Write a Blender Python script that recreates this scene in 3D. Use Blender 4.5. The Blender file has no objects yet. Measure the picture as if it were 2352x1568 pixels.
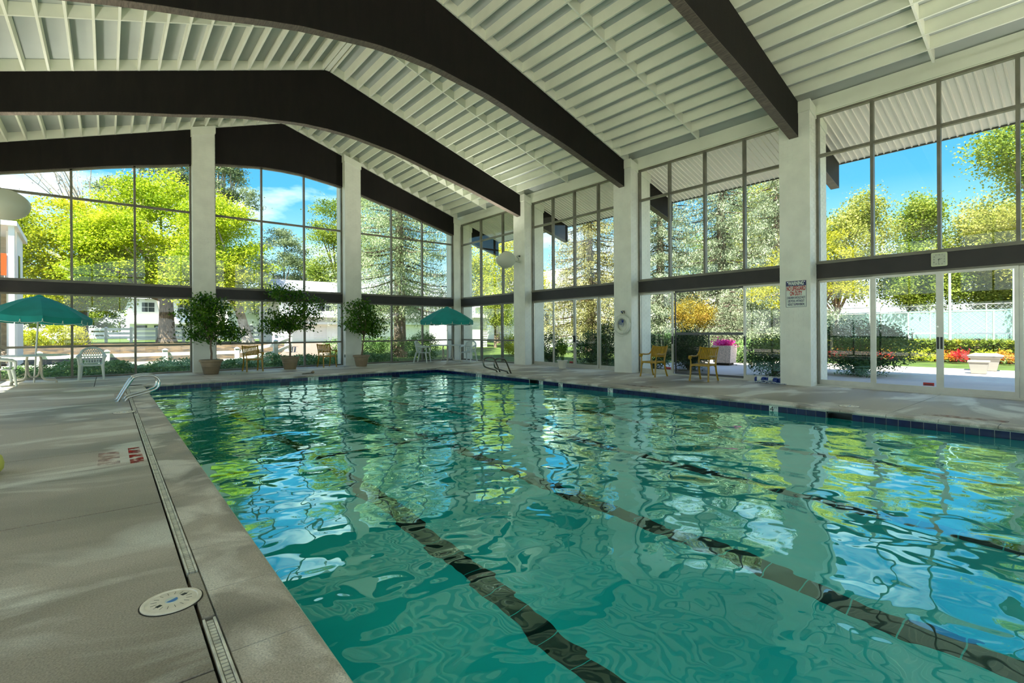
import bpy, bmesh, math, random
import numpy as np
from mathutils import Vector, Matrix, Euler
C = bpy.context.scene
COL = C.collection
PI = math.pi
random.seed(7)

# ------------------------------------------------------------ camera, sky, sun, exposure
cam = bpy.data.cameras.new('camera')
cam.sensor_width = 36.0
cam.lens = 36.0 * 1146.96 / 2352.0
cam.shift_x = -0.00612
cam.shift_y = -0.00988
cam.clip_start = 0.05
cam.clip_end = 500
co = bpy.data.objects.new('camera', cam)
COL.objects.link(co)
co.matrix_world = Matrix.Translation((0, 0, 1.257)) @ Matrix.Rotation(-0.6883, 4, 'Z') @ Matrix.Rotation(PI / 2, 4, 'X') @ Matrix.Rotation(-0.006, 4, 'Z')
C.camera = co

C.view_settings.view_transform = 'Standard'
C.view_settings.look = 'None'
C.view_settings.gamma = 1.0
C.view_settings.exposure = 1.52
C.view_settings.use_curve_mapping = False
C.cycles.use_denoising = True
C.cycles.max_bounces = 12
C.cycles.diffuse_bounces = 6
C.cycles.glossy_bounces = 6
C.cycles.transmission_bounces = 8
C.cycles.transparent_max_bounces = 32
C.cycles.sample_clamp_indirect = 8.0
C.cycles.caustics_reflective = True
C.cycles.caustics_refractive = True

W = bpy.data.worlds.new('sky')
C.world = W
W.use_nodes = True
nt = W.node_tree
nt.nodes.clear()
def nn(t, typ, **k):
    n = t.nodes.new(typ)
    for a, b in k.items():
        if a in n.inputs.keys() if isinstance(a, str) else False:
            n.inputs[a].default_value = b
        else:
            setattr(n, a, b)
    return n
L_ = nt.links.new
tc = nn(nt, 'ShaderNodeTexCoord')
sep = nn(nt, 'ShaderNodeSeparateXYZ'); L_(tc.outputs['Generated'], sep.inputs[0])
ramp = nn(nt, 'ShaderNodeValToRGB'); L_(sep.outputs['Z'], ramp.inputs[0])
cr = ramp.color_ramp
cr.elements[0].position = 0.0; cr.elements[0].color = (0.95, 1.0, 1.0, 1)
cr.elements[1].position = 0.75; cr.elements[1].color = (0.025, 0.20, 0.60, 1)
e = cr.elements.new(0.10); e.color = (0.28, 0.48, 0.60, 1)
e = cr.elements.new(0.24); e.color = (0.055, 0.25, 0.45, 1)
e = cr.elements.new(0.45); e.color = (0.022, 0.165, 0.39, 1)
mp = nn(nt, 'ShaderNodeMapping'); mp.inputs['Scale'].default_value = (1.6, 1.6, 4.5); L_(tc.outputs['Generated'], mp.inputs[0])
noi = nn(nt, 'ShaderNodeTexNoise'); noi.inputs['Scale'].default_value = 1.7; noi.inputs['Detail'].default_value = 7; noi.inputs['Roughness'].default_value = 0.55
L_(mp.outputs[0], noi.inputs['Vector'])
r2 = nn(nt, 'ShaderNodeValToRGB'); L_(noi.outputs['Fac'], r2.inputs[0])
r2.color_ramp.elements[0].position = 0.475; r2.color_ramp.elements[0].color = (0, 0, 0, 1)
r2.color_ramp.elements[1].position = 0.66; r2.color_ramp.elements[1].color = (1, 1, 1, 1)
mx = nn(nt, 'ShaderNodeMixRGB'); L_(r2.outputs[0], mx.inputs[0]); L_(ramp.outputs[0], mx.inputs[1]); mx.inputs[2].default_value = (0.85, 0.88, 0.90, 1)
bg = nn(nt, 'ShaderNodeBackground'); bg.inputs['Strength'].default_value = 1.0; L_(mx.outputs[0], bg.inputs['Color'])
wo = nn(nt, 'ShaderNodeOutputWorld'); L_(bg.outputs[0], wo.inputs[0])

sun = bpy.data.lights.new('sun', 'SUN'); sun.energy = 7.0; sun.angle = math.radians(0.6); sun.color = (1.0, 0.95, 0.84)
so = bpy.data.objects.new('sun', sun); COL.objects.link(so)
sd = Vector((0.90 * math.cos(math.radians(58)), 0.436 * math.cos(math.radians(58)), -math.sin(math.radians(58))))
so.rotation_euler = sd.to_track_quat('-Z', 'Y').to_euler()
so.location = (-20, -30, 40)
# UPLIGHTS_STRENGTH is the wattage of the egg shaped wall uplighters built further down
UPLIGHT_W = 270.0

# ------------------------------------------------------------ materials
MATS = {}
def newmat(name):
    m = bpy.data.materials.new(name); m.use_nodes = True
    t = m.node_tree; t.nodes.clear()
    out = t.nodes.new('ShaderNodeOutputMaterial')
    MATS[name] = m
    return m, t, out
def mat(name, col, rough=0.6, metal=0.0, var=0.0, scale=8.0, bump=0.0, bscale=40.0, col2=None, spec=0.5, stretch=(1, 1, 1), coat=0.0, detail=4):
    m, t, out = newmat(name)
    p = t.nodes.new('ShaderNodeBsdfPrincipled')
    p.inputs['Roughness'].default_value = rough; p.inputs['Metallic'].default_value = metal
    p.inputs['Specular IOR Level'].default_value = spec
    if coat: p.inputs['Coat Weight'].default_value = coat
    c = tuple(col) + (1,)
    t.links.new(p.outputs[0], out.inputs[0])
    tcn = t.nodes.new('ShaderNodeTexCoord'); mpn = t.nodes.new('ShaderNodeMapping'); mpn.inputs['Scale'].default_value = stretch
    gi = t.nodes.new('ShaderNodeNewGeometry')
    t.links.new(gi.outputs['Position'], mpn.inputs[0])
    if var or col2:
        n = t.nodes.new('ShaderNodeTexNoise'); n.inputs['Scale'].default_value = scale; n.inputs['Detail'].default_value = detail
        t.links.new(mpn.outputs[0], n.inputs['Vector'])
        r = t.nodes.new('ShaderNodeValToRGB'); t.links.new(n.outputs['Fac'], r.inputs[0])
        r.color_ramp.elements[0].position = 0.35; r.color_ramp.elements[1].position = 0.65
        if col2 is None: col2 = tuple(x * (1 - var) for x in col)
        r.color_ramp.elements[0].color = tuple(col2) + (1,); r.color_ramp.elements[1].color = c
        t.links.new(r.outputs[0], p.inputs['Base Color'])
    else:
        p.inputs['Base Color'].default_value = c
    if bump:
        n = t.nodes.new('ShaderNodeTexNoise'); n.inputs['Scale'].default_value = bscale; n.inputs['Detail'].default_value = 5
        t.links.new(mpn.outputs[0], n.inputs['Vector'])
        b = t.nodes.new('ShaderNodeBump'); b.inputs['Strength'].default_value = 1.0; b.inputs['Distance'].default_value = bump
        t.links.new(n.outputs['Fac'], b.inputs['Height']); t.links.new(b.outputs[0], p.inputs['Normal'])
    return m
def leafmat(name, c1, c2, c3=None, scale=0.5, trans=0.45, rough=0.55):
    # diffuse plus translucent leaves; colour varies leaf by leaf and in broad patches
    m, t, out = newmat(name)
    g = t.nodes.new('ShaderNodeNewGeometry')
    n = t.nodes.new('ShaderNodeTexNoise'); n.inputs['Scale'].default_value = scale; n.inputs['Detail'].default_value = 3
    t.links.new(g.outputs['Position'], n.inputs['Vector'])
    ma = t.nodes.new('ShaderNodeMath'); ma.operation = 'MULTIPLY_ADD'; ma.inputs[1].default_value = 0.45; 
    t.links.new(g.outputs['Random Per Island'], ma.inputs[0])
    mb = t.nodes.new('ShaderNodeMath'); mb.operation = 'MULTIPLY_ADD'; mb.inputs[1].default_value = 1.6; mb.inputs[2].default_value = -0.52
    t.links.new(n.outputs['Fac'], mb.inputs[0]); t.links.new(mb.outputs[0], ma.inputs[2])
    r = t.nodes.new('ShaderNodeValToRGB'); t.links.new(ma.outputs[0], r.inputs[0])
    r.color_ramp.elements[0].position = 0.1; r.color_ramp.elements[0].color = tuple(c1) + (1,)
    r.color_ramp.elements[1].position = 0.6; r.color_ramp.elements[1].color = tuple(c2) + (1,)
    if c3:
        e = r.color_ramp.elements.new(0.95); e.color = tuple(c3) + (1,)
    d = t.nodes.new('ShaderNodeBsdfPrincipled'); d.inputs['Roughness'].default_value = rough; d.inputs['Specular IOR Level'].default_value = 0.25
    tr = t.nodes.new('ShaderNodeBsdfTranslucent'); mxs = t.nodes.new('ShaderNodeMixShader'); mxs.inputs[0].default_value = trans
    t.links.new(r.outputs[0], d.inputs['Base Color']); t.links.new(r.outputs[0], tr.inputs['Color'])
    t.links.new(d.outputs[0], mxs.inputs[1]); t.links.new(tr.outputs[0], mxs.inputs[2]); t.links.new(mxs.outputs[0], out.inputs[0])
    return m

M_white = mat('white_paint', (0.80, 0.82, 0.68), 0.55, var=0.10, scale=1.2, bump=0.0015, bscale=60)
M_brick = mat('white_painted_brick', (0.80, 0.81, 0.70), 0.5, var=0.10, scale=2.5, bump=0.003, bscale=70)
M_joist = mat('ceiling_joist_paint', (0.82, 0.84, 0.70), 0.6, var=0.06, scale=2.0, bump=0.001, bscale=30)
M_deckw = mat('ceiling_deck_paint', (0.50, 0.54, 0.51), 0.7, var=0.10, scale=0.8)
M_beam = mat('dark_stained_beam', (0.0095, 0.007, 0.0052), 0.75, var=0.4, scale=3.0, stretch=(3, 3, 0.6), bump=0.003, bscale=50, spec=0.3, detail=8)
M_soffit_wood = mat('beam_soffit_lamination', (0.15, 0.12, 0.095), 0.5, var=0.5, scale=14, stretch=(3, 0.4, 1), bump=0.004, bscale=30)
M_rail = mat('dark_brown_rail_paint', (0.024, 0.020, 0.016), 0.5, var=0.3, scale=4)
M_frame = mat('weathered_aluminium_frame', (0.21, 0.20, 0.15), 0.45, metal=0.2, var=0.35, scale=3)
M_alu = mat('sliding_door_aluminium', (0.55, 0.54, 0.46), 0.35, metal=0.55, var=0.12, scale=5)
M_bronze = mat('dark_screen_door_frame', (0.10, 0.10, 0.10), 0.4, metal=0.6)
M_black = mat('black_plastic', (0.012, 0.012, 0.012), 0.35)
M_soffit = mat('corrugated_soffit_metal', (0.94, 0.88, 0.76), 0.5, var=0.04, scale=2)
M_roof = mat('roof_felt', (0.25, 0.25, 0.24), 0.9)
M_steel = mat('stainless_tube', (0.62, 0.62, 0.58), 0.12, metal=1.0)
M_dsteel = mat('tarnished_tube', (0.16, 0.15, 0.12), 0.22, metal=1.0)
M_tile = mat('navy_glazed_tile', (0.004, 0.007, 0.065), 0.2, var=0.4, scale=9, spec=0.3)
M_grout = mat('pale_grout', (0.55, 0.60, 0.50), 0.8)
M_marker = mat('white_marker_tile', (0.62, 0.68, 0.60), 0.25)
M_ltile = mat('black_lane_tile', (0.006, 0.006, 0.006), 0.3)
M_teal = mat('umbrella_canvas', (0.0, 0.27, 0.235), 0.75, var=0.15, scale=3)
M_piping = mat('umbrella_white_piping', (0.75, 0.80, 0.70), 0.6)
M_plastic = mat('white_resin', (0.66, 0.72, 0.66), 0.35)
M_tabletop = mat('white_table_top', (0.70, 0.74, 0.68), 0.3)
M_legs = mat('cream_table_tube', (0.50, 0.47, 0.38), 0.35)
M_pole = mat('umbrella_pole_metal', (0.55, 0.56, 0.50), 0.3, metal=0.5)
M_yel = mat('mustard_painted_metal', (0.42, 0.245, 0.010), 0.32, var=0.25, scale=10, spec=0.5)
M_pot = mat('tan_resin_pot', (0.30, 0.225, 0.135), 0.55, var=0.15, scale=6)
M_potw = mat('cream_pot', (0.62, 0.60, 0.48), 0.45)
M_soil = mat('potting_soil', (0.04, 0.028, 0.018), 0.95, bump=0.01)
M_fbark = mat('ficus_bark', (0.24, 0.17, 0.11), 0.8, var=0.3, scale=20)
M_bark = mat('tree_bark', (0.26, 0.19, 0.13), 0.9, var=0.55, scale=5, stretch=(2, 2, 0.5), bump=0.05, bscale=8)
M_palebark = mat('cottonwood_bark', (0.46, 0.40, 0.33), 0.9, var=0.4, scale=3, stretch=(2, 2, 0.5))
M_dbark = mat('dark_branch_bark', (0.10, 0.07, 0.05), 0.9, var=0.4, scale=5)
M_fence = mat('white_vinyl_fence', (0.85, 0.85, 0.82), 0.5)
M_navy = mat('navy_float', (0.010, 0.035, 0.20), 0.4)
M_floatw = mat('white_float', (0.66, 0.68, 0.58), 0.4)
M_signw = mat('sign_white', (0.66, 0.72, 0.62), 0.4)
M_signb = mat('sign_navy', (0.020, 0.022, 0.10), 0.4)
M_signr = mat('sign_red', (0.42, 0.012, 0.012), 0.4)
M_clock = mat('clock_case', (0.62, 0.66, 0.42), 0.35)
M_clockf = mat('clock_face', (0.50, 0.53, 0.38), 0.3)
M_ring = mat('life_ring_foam', (0.66, 0.68, 0.56), 0.5)
M_lamp = mat('uplighter_shell', (0.50, 0.53, 0.42), 0.4)
M_lid = mat('ivory_lid_plastic', (0.90, 0.82, 0.64), 0.4, var=0.15, scale=20)
M_grate = mat('cream_drain_grate', (0.82, 0.78, 0.62), 0.5, var=0.35, scale=12)
M_gap = mat('drain_shadow_gap', (0.035, 0.028, 0.018), 0.9)
M_stick_r = mat('door_sticker_red', (0.45, 0.02, 0.02), 0.4)
M_orange = mat('orange_towel', (0.85, 0.10, 0.01), 0.8)
M_agg = mat('pink_aggregate', (0.88, 0.70, 0.58), 0.9, var=0.4, scale=30, bump=0.01, bscale=60)
M_conc = mat('pale_concrete', (0.50, 0.47, 0.45), 0.85, var=0.12, scale=1.5, bump=0.002)
M_planter = mat('white_garden_planter', (0.25, 0.24, 0.22), 0.6)
M_path = mat('pink_gravel_path', (0.21, 0.155, 0.12), 0.95, var=0.2, scale=6, bump=0.01)
M_patio = mat('patio_concrete', (0.58, 0.50, 0.43), 0.85, var=0.12, scale=0.9, bump=0.002)
M_grass = mat('lawn_grass', (0.085, 0.14, 0.014), 0.95, col2=(0.05, 0.09, 0.010), scale=1.4, bump=0.03, bscale=30)
M_mulch = mat('leaf_litter', (0.12, 0.072, 0.026), 0.95, col2=(0.022, 0.016, 0.009), scale=2.2, stretch=(1, 0.35, 1), bump=0.03, bscale=20, detail=8)  # stretched dark streaks also put the mound's shadows into the litter colour
M_court = mat('tennis_court', (0.34, 0.26, 0.20), 0.9)
M_screen = mat('green_windscreen', (0.17, 0.36, 0.32), 0.8, var=0.1, scale=1)
M_chain = mat('galvanised_wire', (0.50, 0.54, 0.52), 0.4, metal=0.4)
M_siding = mat('white_siding', (0.86, 0.84, 0.82), 0.6)
M_sidingt = mat('tan_siding', (0.50, 0.44, 0.34), 0.7)
M_shingle = mat('grey_shingles', (0.34, 0.34, 0.36), 0.9, var=0.3, scale=4)
M_wglass = mat('far_window_glass', (0.05, 0.06, 0.07), 0.1)
M_shut = mat('black_shutter', (0.03, 0.035, 0.04), 0.6)
M_hbrick = mat('tan_brick', (0.42, 0.33, 0.22), 0.9, var=0.3, scale=6)

# foliage
F_maple = leafmat('maple_leaves', (0.17, 0.28, 0.012), (0.44, 0.53, 0.022), (0.64, 0.62, 0.05), 0.35, trans=0.45)
F_maple2 = leafmat('maple_leaves_warm', (0.17, 0.25, 0.010), (0.48, 0.49, 0.018), (0.66, 0.58, 0.04), 0.3, trans=0.45)
F_cotton = leafmat('cottonwood_leaves', (0.10, 0.14, 0.06), (0.26, 0.32, 0.15), (0.45, 0.50, 0.30), 0.4)
F_green = leafmat('green_leaves', (0.10, 0.17, 0.02), (0.30, 0.38, 0.05), (0.50, 0.52, 0.10), 0.4)
F_yg = leafmat('yellow_green_leaves', (0.14, 0.19, 0.03), (0.42, 0.44, 0.09), (0.64, 0.58, 0.18), 0.35)
F_yellow = leafmat('yellow_leaves', (0.20, 0.22, 0.012), (0.46, 0.44, 0.02), (0.62, 0.55, 0.05), 0.8)
F_spruce = leafmat('blue_spruce_needles', (0.10, 0.13, 0.07), (0.34, 0.40, 0.24), (0.62, 0.66, 0.46), 0.9, trans=0.2)
F_spruce2 = leafmat('golden_spruce_needles', (0.13, 0.12, 0.04), (0.40, 0.38, 0.13), (0.66, 0.60, 0.30), 0.8, trans=0.25)
F_spruce0 = leafmat('light_spruce_needles', (0.12, 0.17, 0.08), (0.42, 0.52, 0.27), (0.70, 0.76, 0.50), 0.9, trans=0.3)
F_yew = leafmat('dark_yew_leaves', (0.016, 0.045, 0.010), (0.045, 0.11, 0.022), (0.09, 0.16, 0.05), 2.0, trans=0.2)
F_hedge = leafmat('hedge_leaves', (0.05, 0.09, 0.012), (0.17, 0.22, 0.02), (0.50, 0.46, 0.03), 2.0, trans=0.3)
F_ground = leafmat('groundcover_leaves', (0.05, 0.13, 0.03), (0.18, 0.32, 0.09), (0.38, 0.52, 0.18), 2.0, trans=0.3)
F_ficus = leafmat('ficus_leaves', (0.020, 0.07, 0.005), (0.07, 0.19, 0.010), (0.22, 0.38, 0.03), 3.0, trans=0.3, rough=0.35)
F_palm = leafmat('parlour_palm_leaves', (0.04, 0.10, 0.01), (0.12, 0.24, 0.02), (0.26, 0.40, 0.04), 4.0, trans=0.35)
F_weep = leafmat('golden_weeping_leaves', (0.16, 0.14, 0.02), (0.36, 0.28, 0.03), (0.46, 0.27, 0.05), 1.5, trans=0.35)
F_red = leafmat('red_flowers', (0.45, 0.01, 0.02), (0.70, 0.03, 0.05), (0.75, 0.10, 0.04), 5.0)
F_orange = leafmat('orange_flowers', (0.60, 0.14, 0.02), (0.75, 0.35, 0.03), (0.75, 0.55, 0.10), 4.0)
F_lime = leafmat('lime_coleus', (0.40, 0.45, 0.02), (0.60, 0.62, 0.04), None, 4.0)
F_pink = leafmat('pink_petunias', (0.70, 0.02, 0.25), (0.85, 0.10, 0.40), None, 5.0)
F_bare = leafmat('pink_brown_twigs', (0.40, 0.30, 0.24), (0.60, 0.46, 0.36), None, 3.0)

# window glass: thin, clear, faint reflections
m, t, out = newmat('window_glass')
tr = t.nodes.new('ShaderNodeBsdfTransparent'); tr.inputs[0].default_value = (0.975, 1.0, 0.985, 1)
gl = t.nodes.new('ShaderNodeBsdfGlossy'); gl.inputs['Roughness'].default_value = 0.0
lw = t.nodes.new('ShaderNodeLayerWeight'); pw = t.nodes.new('ShaderNodeMath'); pw.operation = 'POWER'; pw.inputs[1].default_value = 4.0
fr = t.nodes.new('ShaderNodeMath'); fr.operation = 'MULTIPLY_ADD'; fr.inputs[1].default_value = 0.5; fr.inputs[2].default_value = 0.03
t.links.new(lw.outputs['Facing'], pw.inputs[0]); t.links.new(pw.outputs[0], fr.inputs[0])
mxs = t.nodes.new('ShaderNodeMixShader')
t.links.new(fr.outputs[0], mxs.inputs[0]); t.links.new(tr.outputs[0], mxs.inputs[1]); t.links.new(gl.outputs[0], mxs.inputs[2]); t.links.new(mxs.outputs[0], out.inputs[0])
M_glass = m
# insect screen
m, t, out = newmat('insect_screen')
tr = t.nodes.new('ShaderNodeBsdfTransparent'); df = t.nodes.new('ShaderNodeBsdfDiffuse'); df.inputs[0].default_value = (0.03, 0.035, 0.03, 1)
mxs = t.nodes.new('ShaderNodeMixShader'); mxs.inputs[0].default_value = 0.35
t.links.new(tr.outputs[0], mxs.inputs[1]); t.links.new(df.outputs[0], mxs.inputs[2]); t.links.new(mxs.outputs[0], out.inputs[0])
M_mesh = m
# water surface
m, t, out = newmat('pool_water')
g = t.nodes.new('ShaderNodeNewGeometry')
def noise_h(scale, amp, stretch=(1, 1, 1), dist=0.0, detail=1.0):
    mpn = t.nodes.new('ShaderNodeMapping'); mpn.inputs['Scale'].default_value = stretch
    t.links.new(g.outputs['Position'], mpn.inputs[0])
    n = t.nodes.new('ShaderNodeTexNoise'); n.inputs['Scale'].default_value = scale; n.inputs['Detail'].default_value = detail; n.inputs['Distortion'].default_value = dist
    n.inputs['Roughness'].default_value = 0.35
    t.links.new(mpn.outputs[0], n.inputs['Vector'])
    mu = t.nodes.new('ShaderNodeMath'); mu.operation = 'MULTIPLY'; mu.inputs[1].default_value = amp
    t.links.new(n.outputs['Fac'], mu.inputs[0]); return mu
h1 = noise_h(0.9, 0.062, dist=0.5)
h2 = noise_h(4.2, 0.0095, dist=0.4)
ad = t.nodes.new('ShaderNodeMath'); ad.operation = 'ADD'; t.links.new(h1.outputs[0], ad.inputs[0]); t.links.new(h2.outputs[0], ad.inputs[1])
b = t.nodes.new('ShaderNodeBump'); b.inputs['Strength'].default_value = 1.0; b.inputs['Distance'].default_value = 1.0
t.links.new(ad.outputs[0], b.inputs['Height'])
rf = t.nodes.new('ShaderNodeBsdfRefraction'); rf.inputs['IOR'].default_value = 1.33; rf.inputs['Roughness'].default_value = 0.0; rf.inputs['Color'].default_value = (0.42, 1.0, 1.0, 1)
gl = t.nodes.new('ShaderNodeBsdfGlossy'); gl.inputs['Roughness'].default_value = 0.0; gl.inputs['Color'].default_value = (0.66, 0.98, 0.92, 1)
fr = t.nodes.new('ShaderNodeFresnel'); fr.inputs[0].default_value = 1.33
ma = t.nodes.new('ShaderNodeMath'); ma.operation = 'MULTIPLY_ADD'; ma.inputs[1].default_value = 2.3; ma.inputs[2].default_value = 0.035; ma.use_clamp = True
mn_ = t.nodes.new('ShaderNodeMath'); mn_.operation = 'MINIMUM'; mn_.inputs[1].default_value = 0.64
mxs = t.nodes.new('ShaderNodeMixShader')
for n_ in (rf, gl, fr): t.links.new(b.outputs[0], n_.inputs['Normal'])
t.links.new(fr.outputs[0], ma.inputs[0]); t.links.new(ma.outputs[0], mn_.inputs[0]); t.links.new(mn_.outputs[0], mxs.inputs[0])
t.links.new(rf.outputs[0], mxs.inputs[1]); t.links.new(gl.outputs[0], mxs.inputs[2]); t.links.new(mxs.outputs[0], out.inputs[0])
M_water = m
M_plaster = mat('teal_pool_plaster', (0.10, 0.90, 0.86), 0.8, var=0.14, scale=0.9)

# wet concrete deck: brown grey with pale mineral stains and dark damp patches
def concrete(name, base, pale, dark, stretch=(1, 1, 1), amt=0.5, pits=0.0, edge=(0.53, 0.60)):
    m, t, out = newmat(name)
    p = t.nodes.new('ShaderNodeBsdfPrincipled'); p.inputs['Specular IOR Level'].default_value = 0.4
    t.links.new(p.outputs[0], out.inputs[0])
    g = t.nodes.new('ShaderNodeNewGeometry'); mpn = t.nodes.new('ShaderNodeMapping'); mpn.inputs['Scale'].default_value = stretch
    t.links.new(g.outputs['Position'], mpn.inputs[0])
    def N(sc, det, dist=0.0):
        n = t.nodes.new('ShaderNodeTexNoise'); n.inputs['Scale'].default_value = sc; n.inputs['Detail'].default_value = det; n.inputs['Distortion'].default_value = dist
        t.links.new(mpn.outputs[0] if sc < 10 else g.outputs['Position'], n.inputs['Vector']); return n
    def R(n, a, b_):
        r = t.nodes.new('ShaderNodeMapRange'); r.inputs['From Min'].default_value = a; r.inputs['From Max'].default_value = b_
        t.links.new(n.outputs['Fac'], r.inputs['Value']); return r
    a = R(N(0.9, 9, 0.8), *edge); bb = R(N(0.5, 7, 0.4), 0.44, 0.60); c = R(N(120, 9), 0.30, 0.70)
    m1 = t.nodes.new('ShaderNodeMixRGB'); m1.inputs[1].default_value = base + (1,); m1.inputs[2].default_value = dark + (1,); t.links.new(bb.outputs[0], m1.inputs[0])
    mu = t.nodes.new('ShaderNodeMath'); mu.operation = 'MULTIPLY'; mu.inputs[1].default_value = amt; t.links.new(a.outputs[0], mu.inputs[0])
    m2 = t.nodes.new('ShaderNodeMixRGB'); m2.inputs[2].default_value = pale + (1,); t.links.new(mu.outputs[0], m2.inputs[0]); t.links.new(m1.outputs[0], m2.inputs[1])
    m3 = t.nodes.new('ShaderNodeMixRGB'); m3.blend_type = 'MULTIPLY'; m3.inputs[0].default_value = 0.45
    cc = t.nodes.new('ShaderNodeMapRange'); cc.inputs['To Min'].default_value = 0.35; cc.inputs['To Max'].default_value = 1.5; t.links.new(c.outputs[0], cc.inputs['Value'])
    t.links.new(m2.outputs[0], m3.inputs[1]); t.links.new(cc.outputs[0], m3.inputs[2])
    t.links.new(m3.outputs[0], p.inputs['Base Color'])
    rr = t.nodes.new('ShaderNodeMapRange'); rr.inputs['To Min'].default_value = 0.62; rr.inputs['To Max'].default_value = 0.34
    t.links.new(bb.outputs[0], rr.inputs['Value']); t.links.new(rr.outputs[0], p.inputs['Roughness'])
    n = N(110, 7); bmp = t.nodes.new('ShaderNodeBump'); bmp.inputs['Strength'].default_value = 1.0; bmp.inputs['Distance'].default_value = 0.0035 if not pits else 0.0055
    t.links.new(n.outputs['Fac'], bmp.inputs['Height'])
    if pits:
        v = t.nodes.new('ShaderNodeTexVoronoi'); v.inputs['Scale'].default_value = 55; t.links.new(mpn.outputs[0], v.inputs['Vector'])
        n2 = R(N(1.3, 4), 0.42, 0.62)
        lt = t.nodes.new('ShaderNodeMath'); lt.operation = 'LESS_THAN'; lt.inputs[1].default_value = 0.17; t.links.new(v.outputs['Distance'], lt.inputs[0])
        mm = t.nodes.new('ShaderNodeMath'); mm.operation = 'MULTIPLY'; t.links.new(lt.outputs[0], mm.inputs[0]); t.links.new(n2.outputs[0], mm.inputs[1])
        m4 = t.nodes.new('ShaderNodeMixRGB'); m4.inputs[2].default_value = (0.05, 0.04, 0.03, 1); t.links.new(mm.outputs[0], m4.inputs[0]); t.links.new(m3.outputs[0], m4.inputs[1])
        t.links.new(m4.outputs[0], p.inputs['Base Color'])
    t.links.new(bmp.outputs[0], p.inputs['Normal'])
    return m
M_deck = concrete('damp_deck_concrete', (0.52, 0.465, 0.365), (0.92, 0.91, 0.78), (0.25, 0.21, 0.155), stretch=(0.6, 1.3, 1), amt=0.58, edge=(0.52, 0.61))
M_coping = concrete('pitted_coping_stone', (0.50, 0.44, 0.34), (0.86, 0.80, 0.67), (0.28, 0.24, 0.185), stretch=(2.2, 2.2, 1), amt=0.75, pits=1.0, edge=(0.46, 0.60))
m, t, out = newmat('faded_red_deck_paint')
tr = t.nodes.new('ShaderNodeBsdfTransparent'); df = t.nodes.new('ShaderNodeBsdfDiffuse'); df.inputs[0].default_value = (0.42, 0.05, 0.04, 1)
g = t.nodes.new('ShaderNodeNewGeometry'); n = t.nodes.new('ShaderNodeTexNoise'); n.inputs['Scale'].default_value = 9; n.inputs['Detail'].default_value = 8; t.links.new(g.outputs['Position'], n.inputs['Vector'])
r = t.nodes.new('ShaderNodeMapRange'); r.inputs['From Min'].default_value = 0.42; r.inputs['From Max'].default_value = 0.6; r.inputs['To Max'].default_value = 0.75; t.links.new(n.outputs['Fac'], r.inputs['Value'])
mxs = t.nodes.new('ShaderNodeMixShader'); t.links.new(r.outputs[0], mxs.inputs[0]); t.links.new(tr.outputs[0], mxs.inputs[1]); t.links.new(df.outputs[0], mxs.inputs[2]); t.links.new(mxs.outputs[0], out.inputs[0])
M_redpaint = m
M_redfaint = m.copy(); M_redfaint.name = 'faint_red_deck_paint'
for n_ in M_redfaint.node_tree.nodes:
    if n_.type == 'MAP_RANGE': n_.inputs['To Max'].default_value = 0.22

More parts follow.
